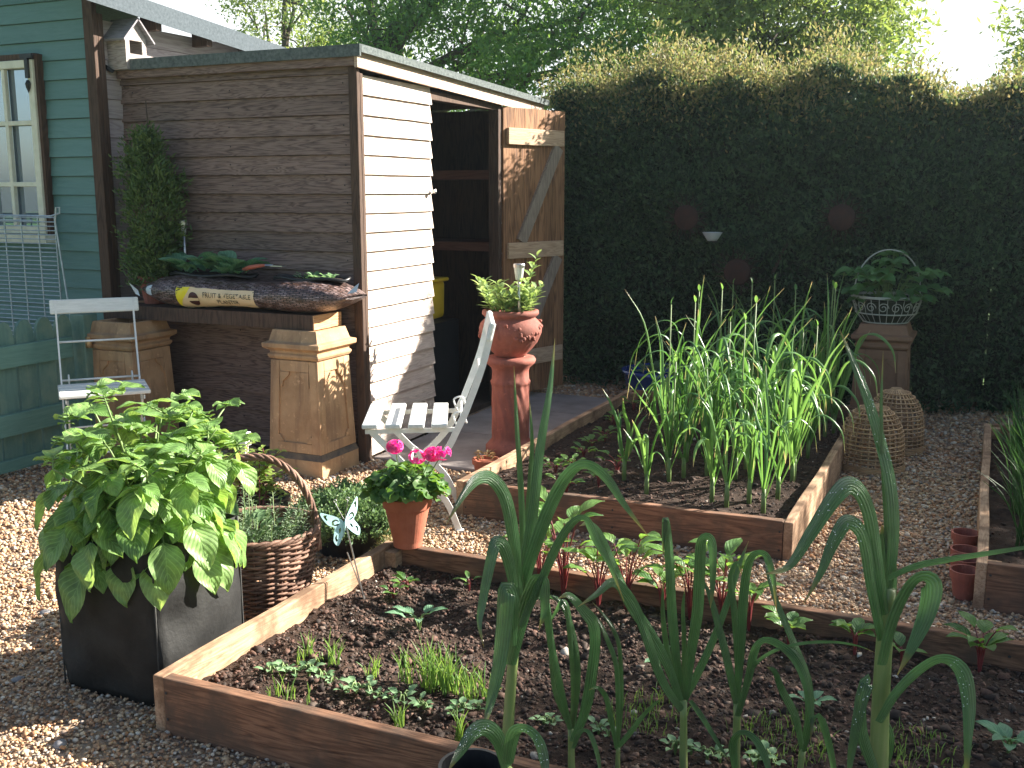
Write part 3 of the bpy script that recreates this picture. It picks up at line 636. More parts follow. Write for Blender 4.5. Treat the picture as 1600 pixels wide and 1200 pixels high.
g=MB();patch(g,.055,.095,-.35,.5,.0025,4,4);g.build('pale_tag',M['paleprint'],pb,world=True,smooth=True)
g=MB();n=10;k=len(g.v)
for i in range(n+1):
    f=i/n
    for j in range(7): g.vert(bagS(sL+.0005+.07*(1-f)*(j/6),aT-.02-(aT-aB-.1)*f,.0034))
for i in range(n):
    for j in range(6): a=k+i*7+j;g.face(a,a+7,a+8,a+1)
g.build('yellow_flash',M['lyel'],pb,world=True)
def textverts(txt,size):
    cu=bpy.data.curves.new('t','FONT');cu.body=txt;cu.size=size;cu.align_x='CENTER';cu.resolution_u=3;o=bpy.data.objects.new('t',cu);col.objects.link(o)
    bpy.context.view_layer.update();dg=bpy.context.evaluated_depsgraph_get();me=bpy.data.meshes.new_from_object(o.evaluated_get(dg));bpy.data.objects.remove(o)
    v=[tuple(x.co) for x in me.vertices];f=[tuple(p.vertices) for p in me.polygons];return v,f
def lettering(mb,txt,size,cs,ca,wt=.3):
    v,f=textverts(txt,size);k=len(mb.v);sx=wt/(max(p[0] for p in v)-min(p[0] for p in v))
    for x,y,_ in v: mb.vert(bagS(cs+x*sx/(xb-xa),ca+y*14,.0042))
    for p in f: mb.face(*[k+i for i in p])
g=MB();cs=sL+(sR-sL)*.655
lettering(g,'FRUIT & VEGETABLE',.036,cs,-.20,.300);lettering(g,'PLANTER',.032,cs,-.66,.135);g.build('lettering',M['ink'],pb,world=True)
g=MB();k=len(g.v);cx=sL+(sR-sL)*.225;nn_=28
for ring in range(5):
    for q in range(nn_):
        t_=q*2*math.pi/nn_;rr=.034*ring/4;g.vert(bagS(cx+rr*math.cos(t_)/(xb-xa),-.33+rr*math.sin(t_)*14,.0038))
for ring in range(4):
    for q in range(nn_):
        q2=(q+1)%nn_;g.face(k+ring*nn_+q,k+ring*nn_+nn_+q,k+ring*nn_+nn_+q2,k+ring*nn_+q2)
g.build('round_emblem',M['inkbrown'],pb,world=True)
g=MB();patch(g,cx-.026,cx+.026,-.42,-.24,.0050,6,2);g.build('emblem_band',M['label'],pb,world=True)
g=MB()
for i in range(3):
    k=len(g.v)
    for (ds,da) in ((.004,.40-.16*i-.02),(.030-.009*i,.40-.05*i+.0),(.030-.009*i,.33-.05*i),(.004,.33-.16*i-.02)): g.vert(bagS(sL+ds,da-.05*i,.0044))
    g.face(k,k+1,k+2,k+3)
g.build('small_print',M['ink'],pb,world=True)
g=MB();k=len(g.v)   # torn white end flap
for p in ((-2.84,4.30,.93),(-2.765,4.27,.945),(-2.775,4.31,.985),(-2.83,4.36,.965)): g.vert(p)
g.face(k,k+1,k+2,k+3);k=len(g.v)
for p in ((-4.15,4.28,.90),(-4.19,4.26,.94),(-4.17,4.28,.88),(-4.13,4.27,.87)): g.vert(p)
g.face(k,k+1,k+2,k+3);g.build('end_flap',M['paleprint'],pb,world=True)
def bigleaves(mb,c,n,rad,zup,L,W,dz=.3,**kw):
    for i in range(n):
        a=rnd.uniform(0,6.28);q=rad*math.sqrt(rnd.random());b=Vector(c)+Vector((math.cos(a)*q,math.sin(a)*q*.6,rnd.uniform(0,zup)))
        d=Vector((math.cos(a)+rnd.uniform(-.4,.4),math.sin(a)+rnd.uniform(-.4,.4),dz+rnd.uniform(-.3,.4)));mb.leaf(b,d,Vector((0,0,1))+Vector((rnd.uniform(-.4,.4),rnd.uniform(-.4,.4),0)),L*rnd.uniform(.7,1.2),W*rnd.uniform(.7,1.2),**kw)
g=MB();
for x in (-3.92,-3.80,-3.68,-3.60): bigleaves(g,(x,4.42,.985),15,.06,.06,.115,.085,.9,droop=.35,wav=.03)
g.build('lettuce_leaves',M['cabb'],pb,world=True,smooth=True)
g=MB();
for x in (-3.17,-3.10,-3.02): bigleaves(g,(x,4.42,.985),14,.05,.02,.035,.022,.7)
g.build('seedling_leaves',M['seed'],pb,world=True,smooth=True)
c=thing('hand_trowel',(-3.47,4.40,1.02),'hand tool with a worn red handle lying on the planter bag','trowel')
g=MB();g.tube([(-.07,.0,.0),(-.03,0,.012),(.03,0,.022),(.07,0,.026)],[.009,.012,.010,.006],8);g.build('handle',basic('worn_red',(.35,.07,.04),(.5,.16,.1),30,.6,.2),c,smooth=True)
g=MB();g.tube([(.068,0,.026),(.12,.0,.028)],.004,6);g.box((.118,-.02,.024),(.19,.02,.027));g.build('blade',M['steel'],c)
# solar lamps
def solar(loc,label,h,head='flat'):
    c=thing('solar_light',loc,label,'garden light',0,'solar stake lights')
    g=MB();g.tube([(0,0,-.05),(0,0,h-.05)],.008,8);g.build('stake',M['steel'],c,smooth=True)
    if head=='flat':
        g=MB();g.lathe([(.001,h-.075),(.012,h-.073),(.014,h-.028)],12);g.build('lamp_body',basic('grey_acrylic',(.35,.33,.3),(.45,.43,.4),20,.3,.05),c)
        g=MB();g.lathe([(.0145,h-.027),(.022,h-.026),(.022,h-.004),(.018,h),(.001,h+.001)],14);g.build('cap',M['steel'],c)
    else:
        g=MB();g.lathe([(.001,h-.085),(.017,h-.084),(.0175,h-.080),(.026,h-.02)],16,mod=lambda a,z:1+.05*math.cos(a*16));g.build('lamp_body',basic('frosted_lens',(.5,.52,.45),(.65,.68,.6),20,.2,.1,spec=.8),c,smooth=True)
        g=MB();g.lathe([(.029,h-.0195),(.031,h-.005),(.028,h),(.001,h+.002)],16);g.build('cap',M['steel'],c)
    return c
p=PY(290,412,4.52);solar((p.x,4.52,.99),'tall thin solar light standing at the back of the grow bag',PY(290,344,4.52).z-.99)
# potted conifer at the left end of the beam
p=PY(243,445,4.44);c=thing('potted_conifer',(p.x,4.44,.8155),'tall feathery green shrub in a pot at the left end of the timber beam','potted shrub')
ztop=PY(240,215,4.5).z
g=MB();g.lathe([(.001,0),(.07,0),(.095,.13),(.105,.135),(.105,.15),(.09,.15)],20);g.build('pot',M['terra2'],c,smooth=False).scale=(.9,.9,1)
g=MB();g.tube([(0,0,.1),(.01,0,.4),(0,.02,ztop-.8155-.1),(.01,.0,ztop-.8155+.19)],[.012,.01,.006,.003],6)
hh=ztop-.8155
n=11000;zz=nrs.uniform(.10,hh+.02,n);prof=np.interp(zz/hh,[0,.15,.35,.6,.8,.95,1.05],[.08,.15,.155,.175,.135,.08,.015]);a=nrs.uniform(0,6.28,n);q=prof*np.sqrt(nrs.uniform(.05,1,n))*(1+.26*np.sin(a*4+zz*15)+.16*np.sin(a*9-zz*37))
P=np.stack([q*np.cos(a)+.02*np.sin(zz*14),q*np.sin(a)*.75,zz],1);ck=nrs.randint(0,330,n);P=P[:330][ck]+nrs.normal(0,1,(n,3))*np.array([.017,.017,.024]);a=a[:330][ck]
for k in range(60):
    z_=rnd.uniform(.15,hh);a_=rnd.uniform(0,6.28);q_=np.interp(z_/hh,[0,.35,.9,1],[.1,.17,.08,.02]);g.tube([(0,0,z_-.06),(q_*math.cos(a_)*.9,q_*math.sin(a_)*.7,z_+.02)],.0015,4,cap=False)
g.build('stem',M['bark'],c)
D=np.stack([np.cos(a)*.7,np.sin(a)*.7,np.full(n,.9)],1)
npmesh('foliage',cards(P,.036,.010,D,.75),4,M['conif'],parent=c)
# ---------------- chairs (local: +x forward, y lateral, z up)
def chair(loc,rz,label):
    c=thing('folding_chair',loc,label,'chair',rz,'white slatted folding bistro chairs')
    hw=.185;sw=M['white']
    up=[(-.30,.865),(-.262,.70),(-.20,.52),(-.165,.44),(-.12,.35),(-.03,.25),(.08,.17),(.165,.09),(.20,.0)]
    lg=[(.16,.425),(.11,.37),(.03,.28),(-.05,.215),(-.12,.13),(-.17,.0)]
    def bar(mb,pl,y,w,d):
        q=crom([(a,y,b) for a,b in pl],5);L=len(q);k=len(mb.v)
        for i,p in enumerate(q):
            t_=(q[min(i+1,L-1)]-q[max(i-1,0)]).normalized();nn=Vector((0,1,0)).cross(t_)
            for a_,b_ in ((-1,-1),(1,-1),(1,1),(-1,1)): mb.vert(p+Vector((0,1,0))*(a_*d/2)+nn*(b_*w/2))
        for i in range(L-1):
            for j in range(4): a=k+i*4+j;b=k+i*4+(j+1)%4;mb.face(a,b,b+4,a+4)
        mb.face(k,k+1,k+2,k+3);e=k+(L-1)*4;mb.face(e+3,e+2,e+1,e)
    for s in (-1,1):
        g=MB();bar(g,up,s*hw,.026,.008);g.build('back_upright',sw,c)
        g=MB();bar(g,lg,s*(hw-.018),.024,.008);g.build('leg',sw,c)
        g=MB();bar(g,[(.185,.43),(0,.432),(-.165,.436)],s*(hw-.0095),.018,.006);g.build('seat_rail',sw,c)
        g=MB();g.box((.185,s*hw-.012,0),(.216,s*hw+.012,.012));g.box((-.186,s*(hw-.018)-.011,0),(-.158,s*(hw-.018)+.011,.012));g.build('foot',sw,c)
        g=MB();g.tube(crom([(-.165,s*(hw-.035),.44),(-.15,s*(hw-.035),.49),(-.185,s*(hw-.035),.50),(-.20,s*(hw-.035),.455)],5),.004,6);g.build('hook',sw,c,smooth=True)
    for z,x in ((.66,-.251),(.475,-.18)):
        g=MB();g.tube([(x,-hw+.004,z),(x,hw-.004,z)],.0055,8);g.build('back_rung',sw,c,smooth=True)
    g=MB();g.tube([(.02,-hw+.02,.272),(.02,hw-.02,.272)],.005,8);g.tube([(.10,-hw+.005,.155),(.10,hw-.005,.155)],.005,8);g.build('stretcher',sw,c,smooth=True)
    for i in range(4):
        x=.165-i*.087;g=MB();g.box((x-.030,-.205,.4465),(x+.030,.205,.4655));g.build('seat_slat',M['whitew'],c,bevel=.005)
    g=MB();rot=Matrix.Rotation(R(-14),3,'Y');g.box((-.019,-.212,-.035),(.0,.212,.038));o=g.build('top_rail',M['whitew'],c,bevel=.007);o.location=(-.283,0,.835);o.rotation_euler=(0,R(-14),0)
    return c
chair((-2.215,3.86,0),math.atan2(-.46,-.89),'white slatted folding chair standing in the sun beside the pink geranium').scale=(1.09,1.09,1.03)
chair((-3.94,3.79,0.012),math.atan2(-.66,.75),'white slatted folding chair seen over the top of the potato plant by the green gate')
# ---------------- urn on spiral pedestal
c=thing('spiral_pedestal',(-2.315,5.06,0.022),'tall spiral fluted terracotta pedestal carrying the urn','pedestal')
g=MB();prof=[(.001,0),(.135,0),(.135,.04),(.118,.06),(.105,.075)]+[(.100,.075+i*.01) for i in range(1,31)]+[(.103,.38),(.108,.395),(.100,.405),(.098,.45),(.104,.47),(.132,.495),(.137,.512),(.128,.526),(.11,.53),(.001,.531)]
pr2=[]
for i in range(len(prof)-1):
    pr2.append(prof[i])
prof=prof
def sp(a,z): return 1+(.022*math.sin(13*a+z*42) if .075<z<.385 else (.02*math.sin(12*a) if .40<z<.47 else 0))
g.lathe(prof,96,mod=sp);g.build('column',M['terra2'],c,smooth=True)
c=thing('terracotta_urn',(-2.315,5.06,.554),'red terracotta urn with embossed fruit garland planted with sage','urn')
g=MB();z0=0
g.lathe([(.001,0),(.082,0),(.088,.012),(.105,.03),(.142,.075),(.166,.125),(.168,.15),(.158,.18),(.137,.20),(.130,.206),(.140,.214),(.152,.226),(.150,.244),(.132,.250),(.120,.236),(.118,.20),(.001,.19)],72,mod=lambda a,z:1+(.018*math.sin(22*a) if .02<z<.09 else 0));g.build('urn_body',M['terra2'],c,smooth=True)
g=MB()
for i in range(95):
    a=rnd.uniform(0,6.28);z=.140+.028*math.sin(a*3)+rnd.gauss(0,.014);r=.160;s=rnd.uniform(.009,.019);q=Vector((r*math.cos(a),r*math.sin(a),z));k=len(g.v)
    for v in IV: 
        p=Vector(v)*s;g.vert(q+p)
    for ff in IF: g.face(*[k+j for j in ff])
o=g.build('fruit_relief',M['terra2'],c,smooth=True);mm=o.modifiers.new('s','SUBSURF');mm.levels=1;mm.render_levels=1
g=MB();gs=MB()
for i in range(38):
    a=rnd.uniform(0,6.28);q=.09*math.sqrt(rnd.random());b=Vector((q*math.cos(a),q*math.sin(a),.20));tall=.13+rnd.random()*.11
    lean=Vector((math.cos(a)*.55,math.sin(a)*.55,1)).normalized()
    if i in(0,1): b=Vector((.03,-.01,.2));lean=Vector((.34,.10,1)).normalized();tall=.33+.04*i
    if i==2: b=Vector((-.06,-.03,.2));lean=Vector((-.35,-.1,1)).normalized();tall=.22
    tp=b+lean*tall;gs.tube([b,b+lean*tall*.5+Vector((0,0,.01)),tp],[.003,.0025,.0015],5)
    nl=5+int(tall*30)
    for k in range(nl):
        f_=.25+.75*k/nl;aa=k*2.4+i;L=.070*(1.1-.40*f_) ;g.leaf(b.lerp(tp,f_),Vector((math.cos(aa),math.sin(aa),.55+f_*.9)),Vector((-.3*math.cos(aa),-.3*math.sin(aa),1)),L*rnd.uniform(.8,1.35),L*.42,droop=.35,ns=5,nw=2)
gs.build('stems',M['stalk'],c);g.build('sage_leaves',M['sage'],c,smooth=True)
g=MB();g.lathe([(.001,.205),(.119,.203)],24);g.build('compost',M['soil'],c)
p=PD(811,487,(Vector((2.315*math.sin(PS)+5.06*math.cos(PS),0,0))).x-.11);solar((p.x,p.y,.80-.03),'fluted solar light on a steel stake stuck in the terracotta urn',PY(811,412,p.y).z-.77,'cone')
# small square of trailing pot by bed corner
c=thing('small_pot',(-2.24,4.60,0),'small terracotta pot of dry brown seedlings at the corner of the onion bed','flower pot')
g=MB();g.lathe([(.001,0),(.05,0),(.062,.075),(.069,.075),(.071,.10),(.061,.10),(.058,.085),(.001,.085)],24);g.build('pot',M['terra'],c,smooth=False)
g=MB();bigleaves(g,(0,0,.09),50,.05,.04,.03,.012,.8);g.build('foliage',leafm('dry_foliage',(.15,.13,.05),(.28,.2,.1)),c,smooth=True)
# ---------------- geranium
c=thing('potted_geranium',(-1.845,3.142,.163),'pink flowering geranium in a terracotta pot standing on the corner of the raised bed','potted plant')
g=MB();g.lathe([(.001,0),(.052,0),(.0535,.02),(.080,.145),(.086,.146),(.0925,.188),(.084,.188),(.080,.165),(.001,.163)],40);g.build('pot',M['terra'],c,smooth=False,bevel=.0015)
g=MB();gs=MB()
for i in range(190):
    a=rnd.uniform(0,6.28);el=rnd.uniform(-.25,1.35);q=rnd.uniform(.7,1.0);b=Vector((math.cos(a)*math.cos(el)*.145*q,math.sin(a)*math.cos(el)*.145*q,.215+math.sin(el)*.085*q))
    nn=(b-Vector((0,0,.10))).normalized()+Vector((rnd.uniform(-.6,.6),rnd.uniform(-.6,.6),rnd.uniform(-.2,.7)));nn.normalize()
    r_=rnd.uniform(.017,.031);t1=nn.orthogonal().normalized();t2=nn.cross(t1);k=len(g.v);g.vert(b-nn*.004,(.5,.5));m_=14;ph_=rnd.random()*6
    for j in range(m_): 
        aa=j*2*math.pi/m_+ph_;rr=r_*(1+.13*math.sin(aa*5));g.vert(b+(t1*math.cos(aa)+t2*math.sin(aa))*rr+nn*(.006*math.sin(aa*3+ph_)+.004))
    for j in range(m_): g.face(k,k+1+j,k+1+(j+1)%m_)
    if i%3==0: gs.tube([(0,0,.16),b*.6+Vector((0,0,.06)),b],.0018,4,cap=False)
g.build('foliage',M['ger_leaf'],c,smooth=True);gs.build('stems',M['stalk'],c)
for (u,v) in ((613,700),(672,712),(648,716),(688,710)):
    cpt=PY(u,v,3.09)-Vector((-1.845,3.125,.162));g=MB();gs=MB()
    for i in range(34 if u in(613,672) else 22):
        d=Vector((rnd.gauss(0,1),rnd.gauss(0,1),rnd.gauss(.2,.8))).normalized();q=cpt+Vector((d.x*.024,d.y*.024,d.z*.019))
        for kk in range(4):
            t1=d.orthogonal().normalized();aa=kk*1.57+i;w_=(t1*math.cos(aa)+d.cross(t1)*math.sin(aa)+d*.5);g.leaf(q,w_,d,.014,.013,droop=.1,ns=3,nw=2)
    gs.tube([Vector((cpt.x*.3,cpt.y*.3,.2)),cpt],.002,5);fh=g.build('flower_head',M['pinkp'],c,smooth=True);gs.build('flower_stalk',M['stalk'],fh)
# ---------------- butterfly on a stake
b0=PZ(545,945,.09);fw=Vector((math.cos(PS),math.sin(PS),0))
c=thing('butterfly_ornament',(-1.80,2.80,.08),'pale teal cut metal butterfly on a thin stake in the raised bed corner','garden ornament',PS)
dep=-(-1.80)*math.sin(PS)+2.80*math.cos(PS);dep=1.80*math.sin(PS)+2.80*math.cos(PS);sc_=dep/F
wc=PD(539,818,dep)-Vector((-1.80,2.80,.08));hz=wc.z;hx=wc.dot(fw)
g=MB();g.tube([(.0,0,-.06),(hx,0,hz+.01)],.0028,6);g.tube([(.012,.004,-.06),(hx+.004,.004,hz-.10)],.0022,6);g.build('stake',M['steel'],c)
def curve_mesh(name,loops,mat,parent,extr,loc,rot):
    cu=bpy.data.curves.new(name,'CURVE');cu.dimensions='2D';cu.fill_mode='BOTH';cu.extrude=extr
    for lp in loops:
        s=cu.splines.new('POLY');s.points.add(len(lp)-1);s.use_cyclic_u=True
        for i,(x,y) in enumerate(lp): s.points[i].co=(x,y,0,1)
    o=bpy.data.objects.new(name,cu);col.objects.link(o);bpy.context.view_layer.update()
    me=bpy.data.meshes.new_from_object(o.evaluated_get(bpy.context.evaluated_depsgraph_get()));bpy.data.objects.remove(o)
    me.materials.clear();me.materials.append(mat);ob=bpy.data.objects.new(name,me);col.objects.link(ob);ob.parent=parent;ob.location=loc;ob.rotation_euler=rot;return ob
def sm(l,n=4):
    q=[Vector((x,y,0)) for x,y in l];L=len(q);o=[]
    for i in range(L):
        a,b,c_,d=q[i-1],q[i],q[(i+1)%L],q[(i+2)%L]
        for k in range(n):
            t_=k/n;p=.5*((2*b)+(c_-a)*t_+(2*a-5*b+4*c_-d)*t_*t_+(3*b-a-3*c_+d)*t_**3);o.append((p.x*K,p.y*K))
    return o
K=sc_*1.0
wing=[(1,6),(8,16),(18,26),(27,33),(26,22),(21,8),(14,0),(17,-10),(20,-22),(16,-32),(8,-22),(3,-12),(1,-6)]
h1=[(19,25),(24,27),(23,20),(21,16),(20,19),(21,22)];h2=[(6,8),(10,13),(15,12),(16,5),(10,1),(6,3),(8,4),(13,5),(13,9),(10,10),(7,7)];h3=[(13,-13),(17,-16),(17,-24),(14,-23),(15,-19)];h4=[(6,-4),(9,-6),(10,-13),(7,-10)]
for sgn,ang in ((1,.85),(-1,.55)):
    lps=[[(sgn*x*1.25,y) for x,y in sm(l,4 if i==0 else 3)] for i,l in enumerate((wing,h1,h2,h3,h4))]
    o=curve_mesh('wing',lps,M['teal'],c,.0008,(hx+sgn*.0025,0,hz),(math.pi/2,R(-14),ang))
g=MB();g.tube([(hx-.006,-.002,hz-.045),(hx,-.003,hz),(hx+.004,-.002,hz+.012)],[.002,.005,.003],8);g.build('butterfly_body',M['teal'],c,smooth=True)
for dx,dz in ((-.030,.072),(.012,.080)):
    g=MB();e=Vector((hx+dx,-.002,hz+dz));g.tube(crom([(hx,-.002,hz+.01),(hx+dx*.5,-.002,hz+dz*.55),e],4),.0012,5);ring=[e+Vector((math.cos(a_)*.005,0,.005+math.sin(a_)*.005)) for a_ in [k*math.pi/4 for k in range(8)]];g.tube(ring,.0015,5,closed=True);g.build('antenna',M['steel'],c,smooth=True)
# ---------------- wicker basket
bc=Vector((-2.23,2.78,0));c=thing('wicker_basket',bc,'dark wicker basket with a tall hoop handle between the potato bag and the herb pot','basket')
def br(z): return .155+.05*(z/.27)
g=MB();N_=26
for i in range(N_):
    a=i*2*math.pi/N_;g.tube([(br(z)*math.cos(a),br(z)*math.sin(a),z) for z in np.linspace(0,.285,8)],.004,5)
g.build('stakes',M['wick'],c,smooth=True)
g=MB()
for r_ in range(30):
    z=.008+r_*.0092;m_=N_*4;pts=[]
    for j in range(m_):
        a=j*2*math.pi/m_;rr=br(z)+.0065*math.cos(N_/2*a+(r_%2)*math.pi);pts.append((rr*math.cos(a),rr*math.sin(a),z+.0015*math.sin(a*9+r_*2)))
    g.tube(pts,.0050*rnd.uniform(.85,1.15),5,closed=True)
for k in range(3):
    pts=[((br(.28)+.007*math.cos(a*11+k*2.1))*math.cos(a),(br(.28)+.007*math.cos(a*11+k*2.1))*math.sin(a),.287+.007*math.sin(a*11+k*2.1)) for a in [j*2*math.pi/110 for j in range(110)]];g.tube(pts,.0065,6,closed=True)
g.build('woven_side',M['wick'],c,smooth=True)
g=MB();ha=R(30);hd=Vector((math.cos(ha),math.sin(ha),0));hs_=Vector((-hd.y,hd.x,0))
for k in range(4):
    pts=[]
    for j in range(71):
        t_=math.pi*j/70;base=hd*(math.cos(t_)*.205)+Vector((0,0,.20+.335*math.sin(t_)**.8 if 0<j<70 else .2));ou=(hd*math.cos(t_)+Vector((0,0,math.sin(t_))));ph_=j*.5+k*math.pi/2;pts.append(base+ou*.0075*math.cos(ph_)+hs_*.0075*math.sin(ph_))
    g.tube(pts,.0065,6)
g.build('hoop_handle',M['wick'],c,smooth=True)
g=MB();g.lathe([(.001,.20),(.18,.195)],24);g.build('compost',M['soil'],c)
g=MB();bigleaves(g,(0,0,.21),120,.14,.10,.05,.022,1.0);g.build('herb_leaves',M['thyme'],c,smooth=True)
g=MB();gs=MB()
for i in range(60):
    a=rnd.uniform(0,6.28);q=.15*math.sqrt(rnd.random());b_=Vector((q*math.cos(a),q*math.sin(a),.2));e=b_+Vector((math.cos(a)*.05+rnd.gauss(0,.02),math.sin(a)*.05+rnd.gauss(0,.02),rnd.uniform(.09,.2)))
    gs.tube([b_,b_.lerp(e,.5)+Vector((0,0,.012)),e],.0014,4,cap=False)
    for k in range(26):
        f_=.15+.85*k/25;aa=k*2.4+i;g.leaf(b_.lerp(e,f_),Vector((math.cos(aa),math.sin(aa),.7)),Vector((0,0,1)),.020*rnd.uniform(.7,1.3),.004,droop=.3,ns=2,nw=1)
gs.build('herb_stems',M['stalk'],c);g.build('feathery_herbs',leafm('grey_green_herb',(.16,.24,.14),(.30,.38,.24),.3,.6),c)
# herb pot with thyme mound
q=PZ(552,872,0);c=thing('herb_pot',(-2.27,3.42,0),'low black pot overflowing with a mound of fine leaved thyme','potted herb')
g=MB();g.lathe([(.001,0),(.13,0),(.17,.12),(.178,.12),(.18,.14),(.165,.14),(.16,.12),(.001,.12)],28);g.build('pot',M['plastic'],c)
n=15000;a=nrs.uniform(0,6.28,n);el=np.arcsin(nrs.uniform(-.45,1,n));q=(nrs.uniform(.35,1,n)**.35)*(1+.10*np.sin(a*4+1)*np.cos(el*3));P=np.stack([.215*q*np.cos(a)*np.cos(el),.215*q*np.sin(a)*np.cos(el),.135+.105*q*np.sin(el)],1);ck=nrs.randint(0,420,n);P=P[:420][ck]*np.array([1.03,1.03,1.04])+nrs.normal(0,1,(n,3))*np.array([.012,.012,.012])
npmesh('foliage',cards(P,.017,.008,P*np.array([3,3,4]),.8),4,M['thyme'],parent=c)
# second looser trailing herb at right of it
c=thing('trailing_herb',(-2.03,3.36,0),'loose yellowing creeping herb spilling onto the gravel beside the geranium pot','herb')
n=1500;a=nrs.uniform(0,6.28,n);q=np.sqrt(nrs.uniform(0,1,n));P=np.stack([.11*q*np.cos(a),.13*q*np.sin(a),nrs.uniform(.01,1,n)*.17*(1.1-q)],1)
npmesh('foliage',cards(P,.018,.010,None,1,1),4,leafm('yellow_herb',(.2,.2,.08),(.38,.34,.18)),parent=c)
g=MB()
for i in range(40): a=rnd.uniform(0,6.28);q=.1*math.sqrt(rnd.random());g.tube([(0,0,0),(q*math.cos(a)*.5,q*math.sin(a)*.5,.06),(q*math.cos(a),q*math.sin(a),.05+rnd.random()*.08)],.0012,4,cap=False)
g.build('stems',M['stalk'],c)
# mint pot behind the basket
c=thing('mint_pot',(-2.68,3.33,0),'pot of yellow green leafy mint between the wicker basket and the sunlit chimney pot','potted herb')
g=MB();g.lathe([(.001,0),(.11,0),(.14,.16),(.15,.16),(.15,.19),(.135,.19),(.13,.16),(.001,.16)],28);g.build('pot',M['plastic'],c)
g=MB();gs=MB()
tips=[PD(u,v,4.18) for (u,v) in ((437,705),(455,735),(410,700),(392,720),(380,745),(425,760),(400,770),(365,765),(445,775),(415,735),(390,790),(372,730))]
for i in range(26):
    if i<12: tp=tips[i]-Vector((-2.68,3.33,0))
    else: tp=Vector((rnd.uniform(-.2,.15),rnd.uniform(-.15,.15),rnd.uniform(.28,.42)))
    b=Vector((rnd.uniform(-.07,.07),rnd.uniform(-.07,.07),.16));gs.tube([b,b.lerp(tp,.5)+Vector((0,0,.03)),tp],[.003,.0025,.0018],5)
    for k in range(9):
        f_=.3+.7*k/8;aa=k*1.57+i
        for h_ in (0,math.pi):
            g.leaf(b.lerp(tp,f_)+Vector((0,0,.03*(1-abs(2*f_-1)))),Vector((math.cos(aa+h_),math.sin(aa+h_),.45)),Vector((0,0,1)),.045*rnd.uniform(.8,1.3),.02,droop=.4,ns=4,nw=2)
gs.build('stems',M['redstalk'],c);g.build('leaves',M['mint'],c,smooth=True)
c=thing('marker_post',(-2.86,3.44,0),'short clear topped post rising behind the potato plant','post')
zt=PD(381,675,4.42).z
c.location=(PD(381,675,4.42).x,PD(381,675,4.42).y,0)
g=MB();g.box((-.012,-.012,0),(.012,.012,zt-.06));g.build('post_body',basic('grey_post',(.4,.4,.36),(.5,.5,.46),20,.4,.1),c)
g=MB();g.box((-.022,-.022,zt-.0595),(.022,.022,zt));g.build('square_cap',basic('frosted_cap',(.6,.62,.58),(.7,.72,.68),20,.25,.05),c,bevel=.004)
# ---------------- potato bag and plant
c=thing('potato_planter',(-2.20,2.25,0),'large black fabric grow bag with a bushy leafy potato plant beside the raised bed','potato plant')
g=MB();hw=.178;nb=11;hgt=.455
rings=[]
for i in range(19):
    z=hgt*i/18;ring=[]
    for s in range(4):
        a0=(-hw,-hw) if s==0 else (hw,-hw) if s==1 else (hw,hw) if s==2 else (-hw,hw);a1=(hw,-hw) if s==0 else (hw,hw) if s==1 else (-hw,hw) if s==2 else (-hw,-hw)
        for j in range(nb):
            f_=j/nb;x=a0[0]+(a1[0]-a0[0])*f_;y=a0[1]+(a1[1]-a0[1])*f_;nx,ny=((0,-1),(1,0),(0,1),(-1,0))[s]
            bl=.026*math.sin(math.pi*f_)*(.35+math.sin(math.pi*z/hgt))+.016*noise.noise(Vector((x*9+s*5,y*9,z*8)))+.006*noise.noise(Vector((x*30+s*5,y*30,z*14)))+(.004 if j==0 else 0)+.004*math.sin(z*40+s)*(1 if 0<j<3 else 0)
            ring.append((x*(1-.02*z)+nx*bl,y*(1-.02*z)+ny*bl,z+(.006*noise.noise(Vector((x*8,y*8,3))) if i==18 else 0)))
    rings.append(ring)
for ring in rings:
    for p in ring: g.vert(p)
m_=4*nb
for i in range(18):
    for j in range(m_): j2=(j+1)%m_;g.face(i*m_+j,i*m_+j2,(i+1)*m_+j2,(i+1)*m_+j)
o=g.build('fabric_bag',M['blackfab'],c,smooth=True);mm=o.modifiers.new('s','SOLIDIFY');mm.thickness=.003
sm_=basic('seam_thread',(.03,.03,.03),(.07,.07,.065),30,.7,.2)
for s,(x,y) in enumerate(((-hw,-hw),(hw,-hw),(hw,hw),(-hw,hw))): g=MB();g.tube([(x*1.02*(1-.02*z),y*1.02*(1-.02*z),z) for z in np.linspace(0,hgt,7)],.0028,5);g.build('seam',sm_,c,smooth=True)
g=MB();k=len(g.v);g.vert((0,0,.40))
for j in range(24): a=j*2*math.pi/24;g.vert((hw*.97*max(-1,min(1,1.3*math.cos(a))),hw*.97*max(-1,min(1,1.3*math.sin(a))),.385))
for j in range(24): g.face(k,k+1+j,k+1+(j+1)%24)
g.build('compost',M['soil'],c)
g=MB();gs=MB()
